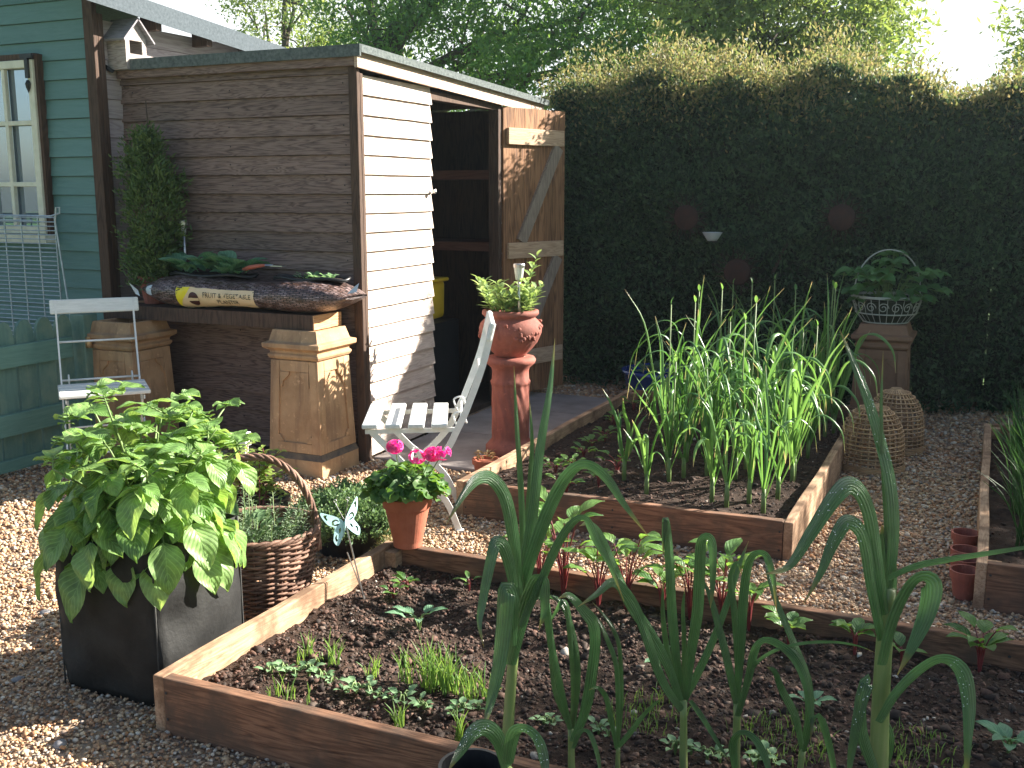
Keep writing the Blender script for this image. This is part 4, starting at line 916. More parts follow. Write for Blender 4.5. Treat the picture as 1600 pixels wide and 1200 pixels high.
def compound(b,d,L,sc1,hang):
    """potato leaf: rachis with paired leaflets and a terminal one"""
    d=d.normalized();side=d.cross(Vector((0,0,1))).normalized();pts=[]
    for k in range(7):
        f_=k/6;pts.append(b+d*L*f_+Vector((0,0,-hang*L*f_*f_)))
    gs.tube(pts,[.0028,.0026,.0024,.0022,.002,.0017,.0012],5)
    up=Vector((rnd.uniform(-.25,.25),rnd.uniform(-.25,.25),1)).normalized()
    td=(pts[-1]-pts[-2]).normalized()
    g.leaf(pts[-1],td+Vector((0,0,-.15)),up,sc1*rnd.uniform(.95,1.15),sc1*.74,droop=.35,ns=9,nw=6,cup=.12,wav=.06,shape=.72)
    for q,s_ in ((4.6,.78),(3.0,.62),(1.6,.4)):
        i0=int(q);p=pts[i0].lerp(pts[i0+1],q-i0)
        for s in (-1,1):
            dd=(side*s*.9+td*.55+Vector((0,0,rnd.uniform(-.25,.15))));g.leaf(p,dd,up+side*s*-.15,sc1*s_*rnd.uniform(.85,1.15),sc1*s_*.72,droop=.3,ns=8,nw=6,cup=.12,wav=.06,shape=.72)
nst=19
for i in range(nst):
    a=i*2.4;q=.13*math.sqrt((i+.5)/nst);b=Vector((q*math.cos(a),q*math.sin(a),.39));tilt=.14+.56*(i/nst)
    dr_=Vector((math.cos(a)*tilt,math.sin(a)*tilt,1)).normalized();L=rnd.uniform(.39,.50)*(1.0-.22*(i/nst));tp=b+dr_*L
    sp_=crom([b,b+Vector((dr_.x*.3,dr_.y*.3,1)).normalized()*L*.5,tp],4);gs.tube(sp_,[.007-.0045*k/(len(sp_)-1) for k in range(len(sp_))],6)
    for k in range(8):
        f_=.18+.82*k/7;aa=a+k*2.4+rnd.uniform(-.3,.3);jx=min(len(sp_)-2,int(f_*(len(sp_)-1)));p=sp_[jx].lerp(sp_[jx+1],f_*(len(sp_)-1)-jx if f_<1 else 1)
        s1=.132*rnd.uniform(.75,1.15)*(1.05-.30*f_) if f_<.9 else .075
        compound(p,Vector((math.cos(aa),math.sin(aa),.35+.8*(f_-.5))),.085*(1.2-.6*f_),s1,.6 if f_<.8 else .1)
# skirt leaves hanging over the bag rim
for i in range(13):
    a=R(-225+i*21+rnd.uniform(-6,6));compound(Vector((.12*math.cos(a),.12*math.sin(a),.49+rnd.uniform(-.01,.08))),Vector((math.cos(a),math.sin(a),rnd.uniform(.1,.5))),rnd.uniform(.10,.15),rnd.uniform(.115,.145),rnd.uniform(.35,.95))
gs.build('stems',M['stalk'],c,smooth=True);g.build('leaves',M['pot_leaf'],c,smooth=True)
# ---------------- bamboo cloches
def cloche(loc,label,Rr=.165,Hh=.345,rz=0):
    c=thing('bamboo_cloche',loc,label,'cloche',rz,'woven bamboo plant cloches')
    def rad(z): f_=z/Hh;return Rr*(1-.12*f_)*(max(0,1-max(0,(f_-.42)/.58)**2.3))**.5
    g=MB();m_=28
    for i in range(m_):
        a=i*2*math.pi/m_;pts=[Vector((rad(z)*math.cos(a+.02),rad(z)*math.sin(a+.02),z)) for z in np.linspace(0,Hh*.992,14)]
        g.ribbon(pts,[.0065]*14,[Vector((-math.sin(a),math.cos(a),0))]*14,.0,1)
    o=g.build('ribs',M['bamb'],c);mm=o.modifiers.new('s','SOLIDIFY');mm.thickness=.002
    g=MB();zz=[.006,.014,.022,.030,.038]+list(np.linspace(.058,Hh*.93,13))
    for z in zz:
        r_=rad(z)+.0015;pts=[((r_+.002*math.cos(m_/2*a))*math.cos(a),(r_+.002*math.cos(m_/2*a))*math.sin(a),z) for a in [j*2*math.pi/84 for j in range(84)]];g.tube(pts,.0042,5,closed=True)
    g.tube([(.025*math.cos(a),.025*math.sin(a),Hh*.985) for a in [j*2*math.pi/20 for j in range(20)]],.006,6,closed=True);g.build('hoops',M['bamb'],c,smooth=True)
cloche((-.50,5.60,0),'nearer woven bamboo cloche standing on the gravel in front of the brown chimney pot')
cloche((-.43,6.08,0),'farther woven bamboo cloche half hidden behind the nearer one',.16,.35,.3)
# ---------------- wire basket with strawberries on right chimney
c=thing('wire_basket',(-.565,6.70,.641),'ornate scrolled wire basket with a hoop handle holding a strawberry plant','wire basket')
wr=basic('pale_wire',(.30,.32,.28),(.42,.44,.4),30,.5,.2);g=MB()
for z,r_ in ((0,.13),(.055,.175),(.15,.205),(.158,.205)): g.tube([(r_*math.cos(a),r_*math.sin(a),z+.005) for a in [j*2*math.pi/40 for j in range(40)]],.0042,5,closed=True)
for i in range(26):
    a=i*2*math.pi/26;g.tube([(.13*math.cos(a),.13*math.sin(a),.005),(.175*math.cos(a),.175*math.sin(a),.06),(.203*math.cos(a),.203*math.sin(a),.155)],.0022,4)
for i in range(16):
    a=i*2*math.pi/16;pts=[]
    for j in range(30):
        t_=j/29;q=.032*(1-.75*t_);th=t_*9;aa=a+q*math.cos(th)/.19;z=.10+q*math.sin(th);r_=.15+z*.36;pts.append((r_*math.cos(aa),r_*math.sin(aa),z))
    g.tube(pts,.0028,4)
g.build('scrolled_wire',wr,c)
g=MB();hd=Vector((math.cos(PS),math.sin(PS),0))
g.tube(crom([hd*(.2*math.cos(t_))+Vector((0,0,.155+.28*math.sin(t_)**.85 if 0<t_<3.14 else .155)) for t_ in [math.pi*j/14 for j in range(15)]],3),.0045,6);g.build('hoop_handle',wr,c,smooth=True)
g=MB();g.lathe([(.001,.004),(.125,.006),(.168,.06),(.195,.14),(.001,.13)],24);g.build('liner',M['hcore'],c)
g=MB();gs=MB()
for i in range(46):
    a=rnd.uniform(0,6.28);q=rnd.uniform(.05,.30);b=Vector((.05*math.cos(a),.05*math.sin(a),.13));e=Vector((q*math.cos(a),q*math.sin(a)*.7,.15+rnd.uniform(-.02,.24)*(1.25-q*2.2)))
    gs.tube([b,b.lerp(e,.5)+Vector((0,0,.06)),e],.002,4)
    for k in (-1,0,1):
        aa=a+k*1.0;g.leaf(e,Vector((math.cos(aa),math.sin(aa),.1)),Vector((rnd.uniform(-.4,.4),rnd.uniform(-.6,.1),1)),.088*rnd.uniform(.8,1.2),.074,droop=.3,ns=7,nw=4,serr=.12,cup=.2)
g.build('strawberry_leaves',M['straw'],c,smooth=True);gs.build('leaf_stalks',M['stalk'],c)
# ---------------- stack of terracotta pots lying by bed 3
for k,(v,lb) in enumerate(((826,'small empty terracotta pot farthest back in the row along the right hand bed'),(852,'second empty terracotta pot from the back in the row along the right hand bed'),(866,'third empty terracotta pot from the back, tight against the one in front'),(884,'empty terracotta pot nearest the camera in the row along the right hand bed'))):
    q=PZ(1512,v,.12);c=thing('terracotta_pot',(q.x-.005,q.y,0.002),lb,'flower pot',0,'empty terracotta pots lined up along the bed')
    c.scale=(.84,.84,.9)
    g=MB();s=1.0
    g.lathe([(.001,0),(.042,0),(.056,.082),(.062,.082),(.065,.115),(.057,.115),(.053,.08),(.040,.010),(.001,.008)],28);g.build('pot_body',M['terra2'],c)
# blue glazed pot
c=thing('blue_pot',(-2.02,6.92,0),'wide blue glazed pot in deep shade at the foot of the hedge','flower pot')
g=MB();g.lathe([(.001,0),(.17,0),(.24,.10),(.26,.19),(.275,.195),(.275,.215),(.25,.215),(.24,.17),(.001,.17)],40);g.build('pot',M['blue'],c,smooth=True)
g=MB();bigleaves(g,(0,0,.18),60,.2,.05,.06,.03,.9);g.build('foliage',M['thyme'],c,smooth=True)
# rusty sun ornaments on hedge
def sun(loc,label,r=.085):
    c=thing('rusty_sun_ornament',loc,label,'garden ornament',0,'rusty sun face ornaments hung on the hedge')
    g=MB();g.lathe([(.001,.018),(r*.5,.014),(r*.9,.004),(r,0),(r*.97,-.003),(.001,-.003)],28);o=g.build('disc',M['rust'],c,smooth=True);o.rotation_euler=(R(90),0,0)
    g=MB()
    for k in range(24):
        a=k*2*math.pi/24;pts=[]
        for j in range(6):
            q=r+j*.014*(1.25 if k%2 else 1);w_=.008*math.sin(j*1.5)*(1 if k%2 else -1);pts.append(Vector((q*math.cos(a)-w_*math.sin(a),0,q*math.sin(a)+w_*math.cos(a))))
        g.tube(pts,[.004,.0038,.0034,.003,.002,.001],5)
    g.build('rays',M['rust'],c)
sun(PY(1072,340,7.02),'rusty sun ornament on the hedge, the leftmost one, left of the small pale dish')
sun(PY(1152,425,7.02),'rusty sun ornament lowest on the hedge, just below the small pale dish',.09)
sun(PY(1315,340,7.02),'rusty sun ornament on the hedge to the right, above the wire basket')
p=PY(1113,368,7.03);c=thing('hanging_dish',p,'small pale dish on a bracket fixed to the dark hedge','dish')
g=MB();g.lathe([(.001,-.035),(.03,-.035),(.045,-.015),(.065,.018),(.068,.022),(.062,.022),(.001,-.01)],24);g.build('bowl',basic('pale_dish',(.4,.45,.5),(.5,.55,.6),20,.35,.05),c,smooth=True)
g=MB();g.tube([(0,0,-.04),(0,.1,-.045),(0,.2,-.04)],.004,5);g.build('bracket',M['iron'],c)
# black bucket rim in the foreground
q=PD(738,1262,1.93);c=thing('black_bucket',(q.x,q.y,0),'black plastic bucket whose rim shows at the bottom edge of the photo','bucket')
zr=PD(738,1196,1.93).z
g=MB();zb=zr;g.lathe([(.001,0),(.045,0),(.062,zb-.02),(.067,zb-.02),(.068,zb),(.061,zb),(.044,.01),(.001,.01)],32);g.build('bucket_body',M['plastic'],c)
# ---------------- raised beds
def soil_mesh(x0,y0,x1,y1,z,res=.02,amp=.018):
    g=MB();nx=max(2,int((x1-x0)/res));ny=max(2,int((y1-y0)/res))
    for i in range(nx+1):
        for j in range(ny+1):
            x=x0+(x1-x0)*i/nx;y=y0+(y1-y0)*j/ny;q=Vector((x,y,0))
            h=amp*(noise.noise(q*6)+.7*noise.noise(q*17)+.5*noise.noise(q*41));g.vert((x,y,z+h))
    for i in range(nx):
        for j in range(ny): a=i*(ny+1)+j;g.face(a,a+ny+1,a+ny+2,a+1)
    return g
def bed(name,B,label,zs,h=.16,clods=9000,post=True,vis=None):
    x0,y0,x1,y1=B;th=.036;c=thing('raised_bed',((x0+x1)/2,(y0+y1)/2,0),label,'raised bed',0,'timber framed raised vegetable beds')
    def plank(x0,y0,x1,y1,mat,ax):
        g=MB();n=14;L=(x1-x0) if ax=='X' else (y1-y0);k=0
        for i in range(n+1):
            f_=i/n;wz=.0025*noise.noise(Vector((f_*5+x0*3,y0*7,1)))*2;wo=.003*noise.noise(Vector((f_*3+x0,y0,5)))*2
            for (s,zz) in ((0,-.02),(1,-.02),(1,h+wz),(0,h+wz)):
                if ax=='X': g.vert((x0+L*f_,(y0 if s==0 else y1)+wo,zz))
                else: g.vert(((x1 if s==0 else x0)+wo,y0+L*f_,zz))
        for i in range(n):
            for e in range(4): a=i*4+e;b=i*4+(e+1)%4;g.face(a,b,b+4,a+4)
        g.face(3,2,1,0);e=n*4;g.face(e,e+1,e+2,e+3)
        if ax=='X':
            g.mi=1
            for xx in (x0+.012,x1-.012,x0+L*.5):
                for zz in (.045,h-.04):
                    for (yy,sg) in ((y0-.0045,-1),):
                        kk=len(g.v);g.vert((xx,yy,zz))
                        for j in range(8): g.vert((xx+.0045*math.cos(j*math.pi/4),yy+.002,zz+.0045*math.sin(j*math.pi/4)))
                        for j in range(8): g.face(kk,kk+1+j,kk+1+(j+1)%8)
            g.mi=0;mat=[mat,M['iron']]
        return g.build('plank',mat,c,world=True,bevel=.004)
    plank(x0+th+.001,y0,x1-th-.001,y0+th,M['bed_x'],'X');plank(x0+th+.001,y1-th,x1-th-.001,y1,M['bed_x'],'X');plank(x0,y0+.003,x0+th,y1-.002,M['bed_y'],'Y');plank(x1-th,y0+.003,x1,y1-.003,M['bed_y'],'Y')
    for (px,py) in ((x0+th+.001,y0+th+.001),(x1-th-.046,y0+th+.001),(x0+th+.001,y1-th-.046),(x1-th-.046,y1-th-.046)): g=MB();g.box((px,py,0),(px+.045,py+.045,h-.012));g.build('corner_peg',M['bed_y'],c,world=True)
    g=soil_mesh(x0+th+.0005,y0+th+.0005,x1-th-.0005,y1-th-.0005,zs);g.build('soil',M['soil'],c,world=True,smooth=True)
    n=clods;vx=min(x1,vis) if vis else x1;P=np.stack([nrs.uniform(x0+th+.01,vx-th-.01,n),nrs.uniform(y0+th+.01,y1-th-.01,n),np.zeros(n)],1)
    hz=np.array([.018*(noise.noise(Vector((p[0],p[1],0))*6)+.7*noise.noise(Vector((p[0],p[1],0))*17)) for p in P]);P[:,2]=zs+hz+.001
    r=np.exp(nrs.normal(0,.5,n))*.0042;o=npmesh('soil_crumbs',stones(P,r,(.4,.9),.48),3,M['clod'],parent=c,off=tuple(WL(c)),faces=IF);o['kind']='stuff'
    return c
bed('b',B1,'nearest timber raised bed with dark soil, seedlings and tall leeks',.085,clods=26000,vis=.8)
bed('b',B2,'middle timber raised bed packed with tall onions and garlic',.10,clods=7000)
bed('b',B3,'timber raised bed cut off by the right edge of the photo',.09,clods=2500,h=.17)
# pale chips & stick on the soil handled by crumbs
# ---------------- leeks (traced leaves in 3-D)
VW=Vector((-math.sin(PS),math.cos(PS),0))   # camera forward (horizontal)
def leekleaf(mb,pts,w,d,bend=0,tw=.45,fold=.22):
    """pts pixels base->tip; w max width px ; d camera depth ; bend depth change to the tip"""
    n=len(pts);P=[]
    for i,(u,v) in enumerate(pts): f_=i/(n-1);P.append(PD(u,v,d+bend*f_*f_))
    P=crom(P,5);L=len(P);ws=[];sd=[]
    for i in range(L):
        f_=i/(L-1);ws.append(w/F*d*(min(1,.62+f_*1.6) if f_<.3 else 1)*max(.03,(1-((f_-.3)/.7)**2.2 if f_>.3 else 1)));
        t_=(P[min(i+1,L-1)]-P[max(i-1,0)]).normalized();inp=t_.cross(VW)
        if inp.length<.05: inp=Vector((1,0,0))
        inp.normalize();a=tw+.25*math.sin(f_*3);sd.append(inp*math.cos(a)+t_.cross(inp)*math.sin(a))
    mb.ribbon(P,ws,sd,fold,6)
    return P,sd,ws
def dew(P,sd,ws,c,n=26):
    V=[];R_=[]
    for i in range(n):
        k=int(len(P)*rnd.uniform(.34,.72));t_=(P[k+1]-P[k]).normalized();s_=(sd[k]-t_*sd[k].dot(t_)).normalized();nn=s_.cross(t_);a=rnd.uniform(-.8,.8);up=nn if nn.z>0 else -nn
        V.append(P[k].lerp(P[k+1],rnd.random())+s_*a*ws[k]/2+nn*(abs(a)**1.4*ws[k]*.22)+up*.0006);R_.append(rnd.uniform(.0006,.0016))
    o=npmesh('dew_drops',stones(np.array([tuple(v) for v in V]),np.array(R_),(.7,.9),.05),3,DEW,parent=c,off=tuple(WL(c)),faces=IF,smooth=True);o['kind']='stuff'
m,t,b,o=nt('dew');b.inputs['Base Color'].default_value=(.8,.85,.85,1);b.inputs['Roughness'].default_value=.08;b.inputs['Specular IOR Level'].default_value=1.0;DEW=m
def leek(base,d,stem,leaves,label,sw=14):
    b=PD(*base,d);c=thing('leek_plant',(b.x,b.y,.08),label,'leek',0,'tall leeks in the nearest raised bed')
    pts=[PD(u,v,d) for u,v in stem];g=MB();L=len(pts);q=crom([Vector((b.x,b.y,.06))]+pts,4);n=len(q)
    g.tube(q,[sw/2/F*d*(1.15-.35*i/(n-1)) for i in range(n)],10);g.build('stem',STEM,c,world=True,smooth=True)
    for lf in leaves:
        g=MB();Pq=leekleaf(g,lf[0],lf[1]*.93,d+(lf[2] if len(lf)>2 else 0),*(lf[3:] if len(lf)>3 else ()));g.build('leaf',M['leek'],c,world=True,smooth=True)
        if lf[1]>=22 and len(lf[0])>=6 and lf[1]!=44 and d<2.06: dew(*Pq,c)
    return c
m,t,b,o=nt('leek_stem');v=coord(t,(30,30,2));n_=noise_(t,v,2,4);c_=ramp(t,n_,[(.3,(.12,.20,.05)),(.6,(.20,.24,.09)),(.8,(.28,.22,.12))]);t.links.new(c_,b.inputs['Base Color']);b.inputs['Roughness'].default_value=.4;STEM=m
leek((785,1290),2.10,[(790,1200),(800,1050),(812,930)],[
 ([(812,935),(822,880),(835,800),(846,700),(860,610),(867,528)],22,0,.1,.25),
 ([(812,930),(818,860),(815,760),(808,660),(803,572)],13,.02,0,.3),
 ([(814,930),(822,850),(829,760),(832,690),(827,622)],12,.04,0,.3),
 ([(815,940),(830,880),(862,795),(890,745),(915,730),(945,748),(975,790),(1013,838)],30,-.02,-.12,.35),
 ([(812,930),(806,850),(793,780),(770,747),(745,748),(722,775),(697,820)],26,-.03,-.15,.4),
 ([(815,980),(845,915),(875,850),(898,818),(915,815),(932,850),(955,890),(975,940)],22,-.05,-.1,.4),
 ([(808,950),(800,890),(788,852),(772,850),(762,885),(752,940),(748,975),(756,1012)],26,-.06,-.12,.45),
 ([(800,1010),(800,940),(790,925),(785,980),(778,1040),(765,1100),(756,1138)],34,-.08,-.1,.2),
 ([(800,1040),(815,980),(830,930),(845,905),(850,950),(842,985)],30,-.03,-.05,.3),
],'tallest leek with a thick stem and high upright spikes, left of the other leeks',20)
leek((795,1300),1.85,[(792,1240),(795,1200)],[
 ([(792,1200),(780,1155),(760,1137),(738,1145),(718,1175),(700,1205)],30,0,-.1,.35),
 ([(795,1195),(805,1150),(822,1145),(840,1165),(850,1200),(852,1240)],34,-.02,-.1,.35),
],'short leek whose broad arched leaves show at the bottom edge right of the black bucket',18)
leek((893,1300),2.15,[(893,1200),(892,1140)],[
 ([(893,1145),(880,1090),(865,1020),(856,960),(852,940),(840,933),(828,950)],15,0,-.1,.3),
 ([(893,1145),(897,1070),(892,990),(887,950),(878,940),(866,960),(850,985)],12,.02,0,.3),
 ([(895,1150),(905,1060),(897,990),(880,945),(862,932),(850,935)],13,.02,.05,.5),
 ([(893,1140),(870,1080),(862,1000),(856,940),(845,905)],14,.04,.1,.3),
 ([(897,1160),(915,1120),(925,1080),(934,1010),(930,975),(915,955),(890,930),(872,935)],30,-.03,-.05,.5),
 ([(896,1170),(908,1145),(922,1150),(935,1190),(940,1230)],13,-.05,-.05,.3),
],'slender leek with limp drooping leaves, second leek from the left',13)
leek((963,1290),2.18,[(965,1200),(966,1165)],[
 ([(966,1165),(967,1100),(964,1040),(950,1000),(935,970),(915,945)],11,0,.05,.3),
 ([(966,1165),(972,1100),(970,1020),(960,985),(943,960),(925,940)],10,.02,.05,.4),
 ([(967,1168),(985,1148),(1010,1115),(1040,1085)],15,-.03,-.05,.25),
 ([(964,1170),(955,1120),(948,1090),(935,1075),(920,1078)],11,-.03,-.08,.3),
],'thin small leek with narrow leaves and a yellowed base, third from the left',9)
leek((1068,1300),2.2,[(1068,1200),(1068,1095)],[
 ([(1066,1100),(1045,1040),(1015,985),(985,940),(960,885),(938,835),(920,818),(905,822)],22,0,-.1,.35),
 ([(1066,1110),(1035,1060),(1000,960),(975,920),(955,910),(930,930),(903,948)],20,-.03,-.15,.4),
 ([(1067,1100),(1058,1030),(1052,960),(1048,880),(1044,830),(1040,812),(1037,840),(1036,870)],19,.02,0,.15),
 ([(1070,1098),(1080,1030),(1092,960),(1096,890),(1098,850),(1106,842),(1113,860),(1113,920),(1110,950)],24,.01,-.06,.2),
 ([(1071,1095),(1090,1060),(1118,1000),(1142,935),(1158,880),(1170,845)],22,.03,.08,.35),
 ([(1066,1100),(1045,1020),(1037,960),(1036,905)],13,.05,0,.3),
 ([(1068,1095),(1070,1010),(1068,950),(1070,920)],10,.04,0,.2),
 ([(1078,1095),(1095,1120),(1120,1160),(1140,1190)],12,-.05,-.08,.3),
],'middle leek with a bare straight stem and leaves fanning from its top',15)
leek((1150,1300),2.22,[(1150,1200),(1152,1100)],[
 ([(1152,1105),(1140,1040),(1125,980),(1110,930),(1095,900)],17,0,.06,.3),
 ([(1152,1100),(1160,1010),(1165,930),(1172,885),(1182,868),(1197,872),(1208,905),(1214,960)],22,.01,-.08,.3),
 ([(1155,1110),(1175,1050),(1205,1022),(1250,1008),(1300,1005),(1340,1010),(1368,1020)],14,-.04,-.15,.45),
 ([(1150,1110),(1155,1040),(1150,960),(1143,905),(1152,880),(1160,900)],16,.03,0,.3),
 ([(1154,1120),(1172,1060),(1185,1012),(1205,1005),(1235,1025),(1255,1060),(1268,1120),(1266,1160)],22,-.05,-.1,.35),
 ([(1150,1200),(1148,1165),(1160,1148),(1182,1162),(1200,1200),(1206,1240)],22,-.12,-.1,.35),
],'leek with one narrow leaf arching toward the biggest leek',15)
leek((1245,1310),2.15,[(1248,1220),(1255,1170)],[
 ([(1255,1175),(1268,1110),(1262,1060),(1250,1030),(1225,1012),(1200,1000)],22,0,.05,.3),
 ([(1255,1170),(1245,1120),(1225,1080),(1212,1050),(1198,1042)],18,-.02,-.05,.4),
 ([(1257,1175),(1278,1120),(1300,1190),(1305,1250)],16,-.05,-.05,.4),
 ([(1256,1165),(1268,1080),(1240,1000),(1215,940),(1200,890),(1195,860)],16,.05,.1,.35),
],'leek with crossing leaves and a yellow tip, just left of the biggest leek',12)
leek((1372,1300),2.02,[(1373,1200),(1376,1100),(1382,1000),(1388,920)],[
 ([(1390,925),(1400,840),(1396,760),(1380,690),(1358,620),(1335,565),(1312,515)],30,0,.15,.3),
 ([(1388,920),(1388,830),(1383,740),(1378,650),(1380,548)],14,.03,0,.3),
 ([(1386,960),(1375,880),(1365,810),(1350,770),(1328,756),(1302,778),(1265,835),(1232,885),(1192,898)],34,-.02,-.15,.4),
 ([(1380,1000),(1366,920),(1358,860),(1346,825),(1322,815),(1300,850),(1282,895),(1255,945)],30,-.03,-.1,.4),
 ([(1388,905),(1430,888),(1480,878),(1540,868),(1610,856),(1700,840)],20,-.02,.1,.35),
 ([(1382,1040),(1400,975),(1422,928),(1440,908),(1453,918),(1446,960),(1425,1010),(1402,1055)],44,-.04,-.08,.5),
 ([(1376,1130),(1405,1085),(1445,1048),(1475,1035),(1502,1052),(1513,1100),(1512,1160),(1508,1260)],34,-.05,-.12,.35),
 ([(1370,1210),(1350,1150),(1348,1100),(1356,1065),(1345,1100),(1330,1180),(1325,1230)],28,-.05,-.05,.2),
 ([(1376,1120),(1388,1160),(1380,1220)],22,.02,0,.2),
 ([(1386,980),(1392,900),(1388,860),(1378,820)],44,.03,0,.15),
],'biggest broad leaved leek, one leaf reaching the right edge of the photo',30)
# ---------------- beet plants
def beet(loc,h,n,label,cat='beetroot',name='beet_plant',mat='chard',sm_='redstalk',L=.075,group=None,sp=.55,W=.6):
    c=thing(name,loc,label,cat,rnd.uniform(0,6),group);g=MB();gs=MB()
    for i in range(n):
        a=i*2.4+rnd.uniform(-.4,.4);tl=rnd.uniform(.3,1)*sp;hh=h*rnd.uniform(.55,1);e=Vector((math.cos(a)*hh*tl,math.sin(a)*hh*tl,hh*.75))
        gs.tube(crom([(0,0,-.01),e*.5+Vector((-e.x*.15,-e.y*.15,.02)),e],3),[.0032 if h>.12 else .0022]*3+[.002]*4,5,cap=False)
        g.leaf(e,Vector((math.cos(a)*.8,math.sin(a)*.8,.75)),Vector((-.6*math.cos(a),-.6*math.sin(a),.8)),L*rnd.uniform(.75,1.2),L*W*rnd.uniform(.85,1.15),droop=.45,ns=8,nw=4,wav=.05,serr=.1)
    gs.build('leaf_stalks',M[sm_],c,smooth=True);g.build('leaves',M[mat],c,smooth=True);return c
GB='beetroot row along the back of the nearest bed'
for k,(u,vb,h,n,lb) in enumerate([(846,925,.24,12,'beetroot with dark red stalks directly behind the tallest leek'),(880,935,.29,14,'tallest sunlit beetroot at the left end of the beetroot row'),(935,950,.20,10,'beetroot with bright green sunlit tops, second from the left of the row'),(978,955,.25,12,'tall beetroot in front of the middle bed, third from the left of the row'),(1035,958,.16,9,'small bushy beetroot in the middle of the row'),(1078,965,.22,11,'beetroot right of the middle of the row, against the back plank'),(1128,972,.27,12,'tall beetroot beneath the onion bed corner plank'),(1170,985,.15,9,'short beetroot between two leeks at the back plank'),(1232,1012,.10,8,'small beetroot with one pale yellow leaf against the shaded back plank'),(1335,1025,.11,9,'small grey green beetroot just left of the biggest leek stem'),(1408,1035,.05,5,'tiny beetroot just right of the biggest leek'),(1530,1052,.15,11,'red veined beetroot overhanging the back plank at the right')]):
    q=PZ(u,vb,.085);q.y=min(q.y,3.10);beet(q,h*(1.42 if k<4 else 1.25),n-1,lb,L=.052+h*.13,group=GB,sp=.28)
beet(PZ(1575,1180,.085),.07,8,'frilly kale seedling in shade in the bottom right corner','kale','kale_plant','cabb','stalk',.06)
beet(PZ(637,925,.085),.055,6,'beetroot seedling with red stalks in full sun below the geranium pot','beetroot','beet_plant','chard','redstalk',.045)
beet(PZ(615,935,.085),.04,5,'smaller beetroot seedling with curled leaves just left of another in full sun','beetroot','beet_plant','chard','redstalk',.035)
beet(PZ(733,925,.085),.06,5,'narrow upright beetroot seedling near the back plank, left of the tallest leek','beetroot','beet_plant','chard','redstalk',.045,sp=.25,W=.4)
beet(PZ(655,985,.085),.075,6,'sunlit frilly brassica seedling standing alone in the middle of the bare soil','brassica','brassica_seedling','cabb','stalk',.055,sp=.9)
beet(PZ(1030,1050,.085),.06,5,'small brassica seedling in shade between two leeks','brassica','brassica_seedling','cabb','stalk',.05)
beet(PZ(1265,1110,.085),.05,5,'small brassica seedling on shaded soil left of the biggest leek','brassica','brassica_seedling','cabb','stalk',.045)
# row of small brassica seedlings
gp='row of tiny brassica seedlings'
row=[(424,1048),(445,1045),(462,1052),(483,1048),(503,1058),(520,1062),(540,1078),(557,1078),(575,1080),(592,1086),(612,1092),(630,1094),(655,1100),(663,1105),(712,1112),(722,1108),(748,1105),(850,1125),(862,1128),(935,1140),(950,1145),(1055,1168),(1080,1172),(1105,1178),(1125,1182),(1180,1190),(1200,1190)]
proto=None
for i,(u,v) in enumerate(row):
    q=PZ(u,v+8,.085);lb='tiny pale green brassica seedling in the row running across the nearest bed'
    if i<3:
        beet(q,.035,5,lb,'seedling','brassica_seedling','seed','stalk',.026,gp,1.0,.7)
        if i==0: protos=[o for o in col.objects if o.name.startswith('brassica_seedling')][-1:]
        else: protos.append([o for o in col.objects if o.name.startswith('brassica_seedling') and o.parent is None][-1])
    else: dup(protos[i%3],q,rnd.uniform(0,6),lb,rnd.uniform(.7,1.25))
# grassy clumps of spring onion seedlings
def clump(loc,h,n,rad,label,mat='grassy',w=.0035,group=None,name='spring_onion_clump',cat='spring onions'):
    c=thing(name,loc,label,cat,0,group);g=MB()
    for i in range(n):
        a=rnd.uniform(0,6.28);q=rad*math.sqrt(rnd.random());b=Vector((q*math.cos(a),q*math.sin(a),-.008));hh=h*rnd.uniform(.5,1.1);d=Vector((rnd.gauss(0,.16),rnd.gauss(0,.16),1));m_=b+d*hh*.6;e=m_+Vector((d.x*2.2,d.y*2.2,.75)).normalized()*hh*.4
        p=crom([b,m_,e],3);sd_=Vector((rnd.gauss(0,1),rnd.gauss(0,1),0)).normalized();g.ribbon(p,[w]*(len(p)-2)+[w*.7,w*.2],[sd_]*len(p),.3,2)
    g.build('blades',M[mat],c,smooth=True);return c
gc='clumps of grassy spring onion seedlings'
for (u,v,h,n,r,lb) in [(520,1040,.11,22,.022,'bright sunlit clump of grassy seedlings, the tallest near the left plank'),(487,1025,.09,14,.016,'slim sunlit clump of grassy seedlings just left of the tallest sunlit one'),(470,1035,.06,9,.02,'sparse short grassy seedlings closest to the left plank'),(503,1030,.04,9,.014,'very short yellow green tuft between two sunlit clumps'),(430,1085,.07,8,.02,'few thin tall stems at the front left corner of the bed'),(452,1090,.075,8,.018,'thin pale stems by the front plank, right of the corner group'),(482,1100,.07,4,.008,'lone straight stem touching the front plank'),(585,1055,.07,22,.02,'short yellowish grassy tuft in the middle of the sunlit soil'),(632,1065,.11,22,.022,'upright grassy clump right of the short yellowish tuft'),(678,1070,.14,60,.032,'thick dark green grassy clump in the shade edge'),(702,1075,.13,50,.03,'dense dark grassy clump touching the thick one on its right'),(735,1085,.10,30,.03,'feathery grassy clump left of the tallest leek stem'),(762,1088,.09,22,.025,'loose grassy clump against the tallest leek stem'),(624,1130,.075,18,.014,'dark tuft of fine blades nearer the front plank'),(718,1150,.08,16,.013,'dark fine tuft nearest the front plank by the leeks')]:
    clump(PZ(u,v+4,.085),h,n,r,lb,group=gc)
clump(PZ(1010,1120,.085),.05,120,.11,'patch of short thin weedlings in deep shade between the leeks',w=.0022,name='seedling_patch',cat='seedlings')
clump(PZ(1220,1160,.085),.05,150,.13,'patch of short thin weedlings in deep shade left of the biggest leek',w=.0022,name='seedling_patch',cat='seedlings')
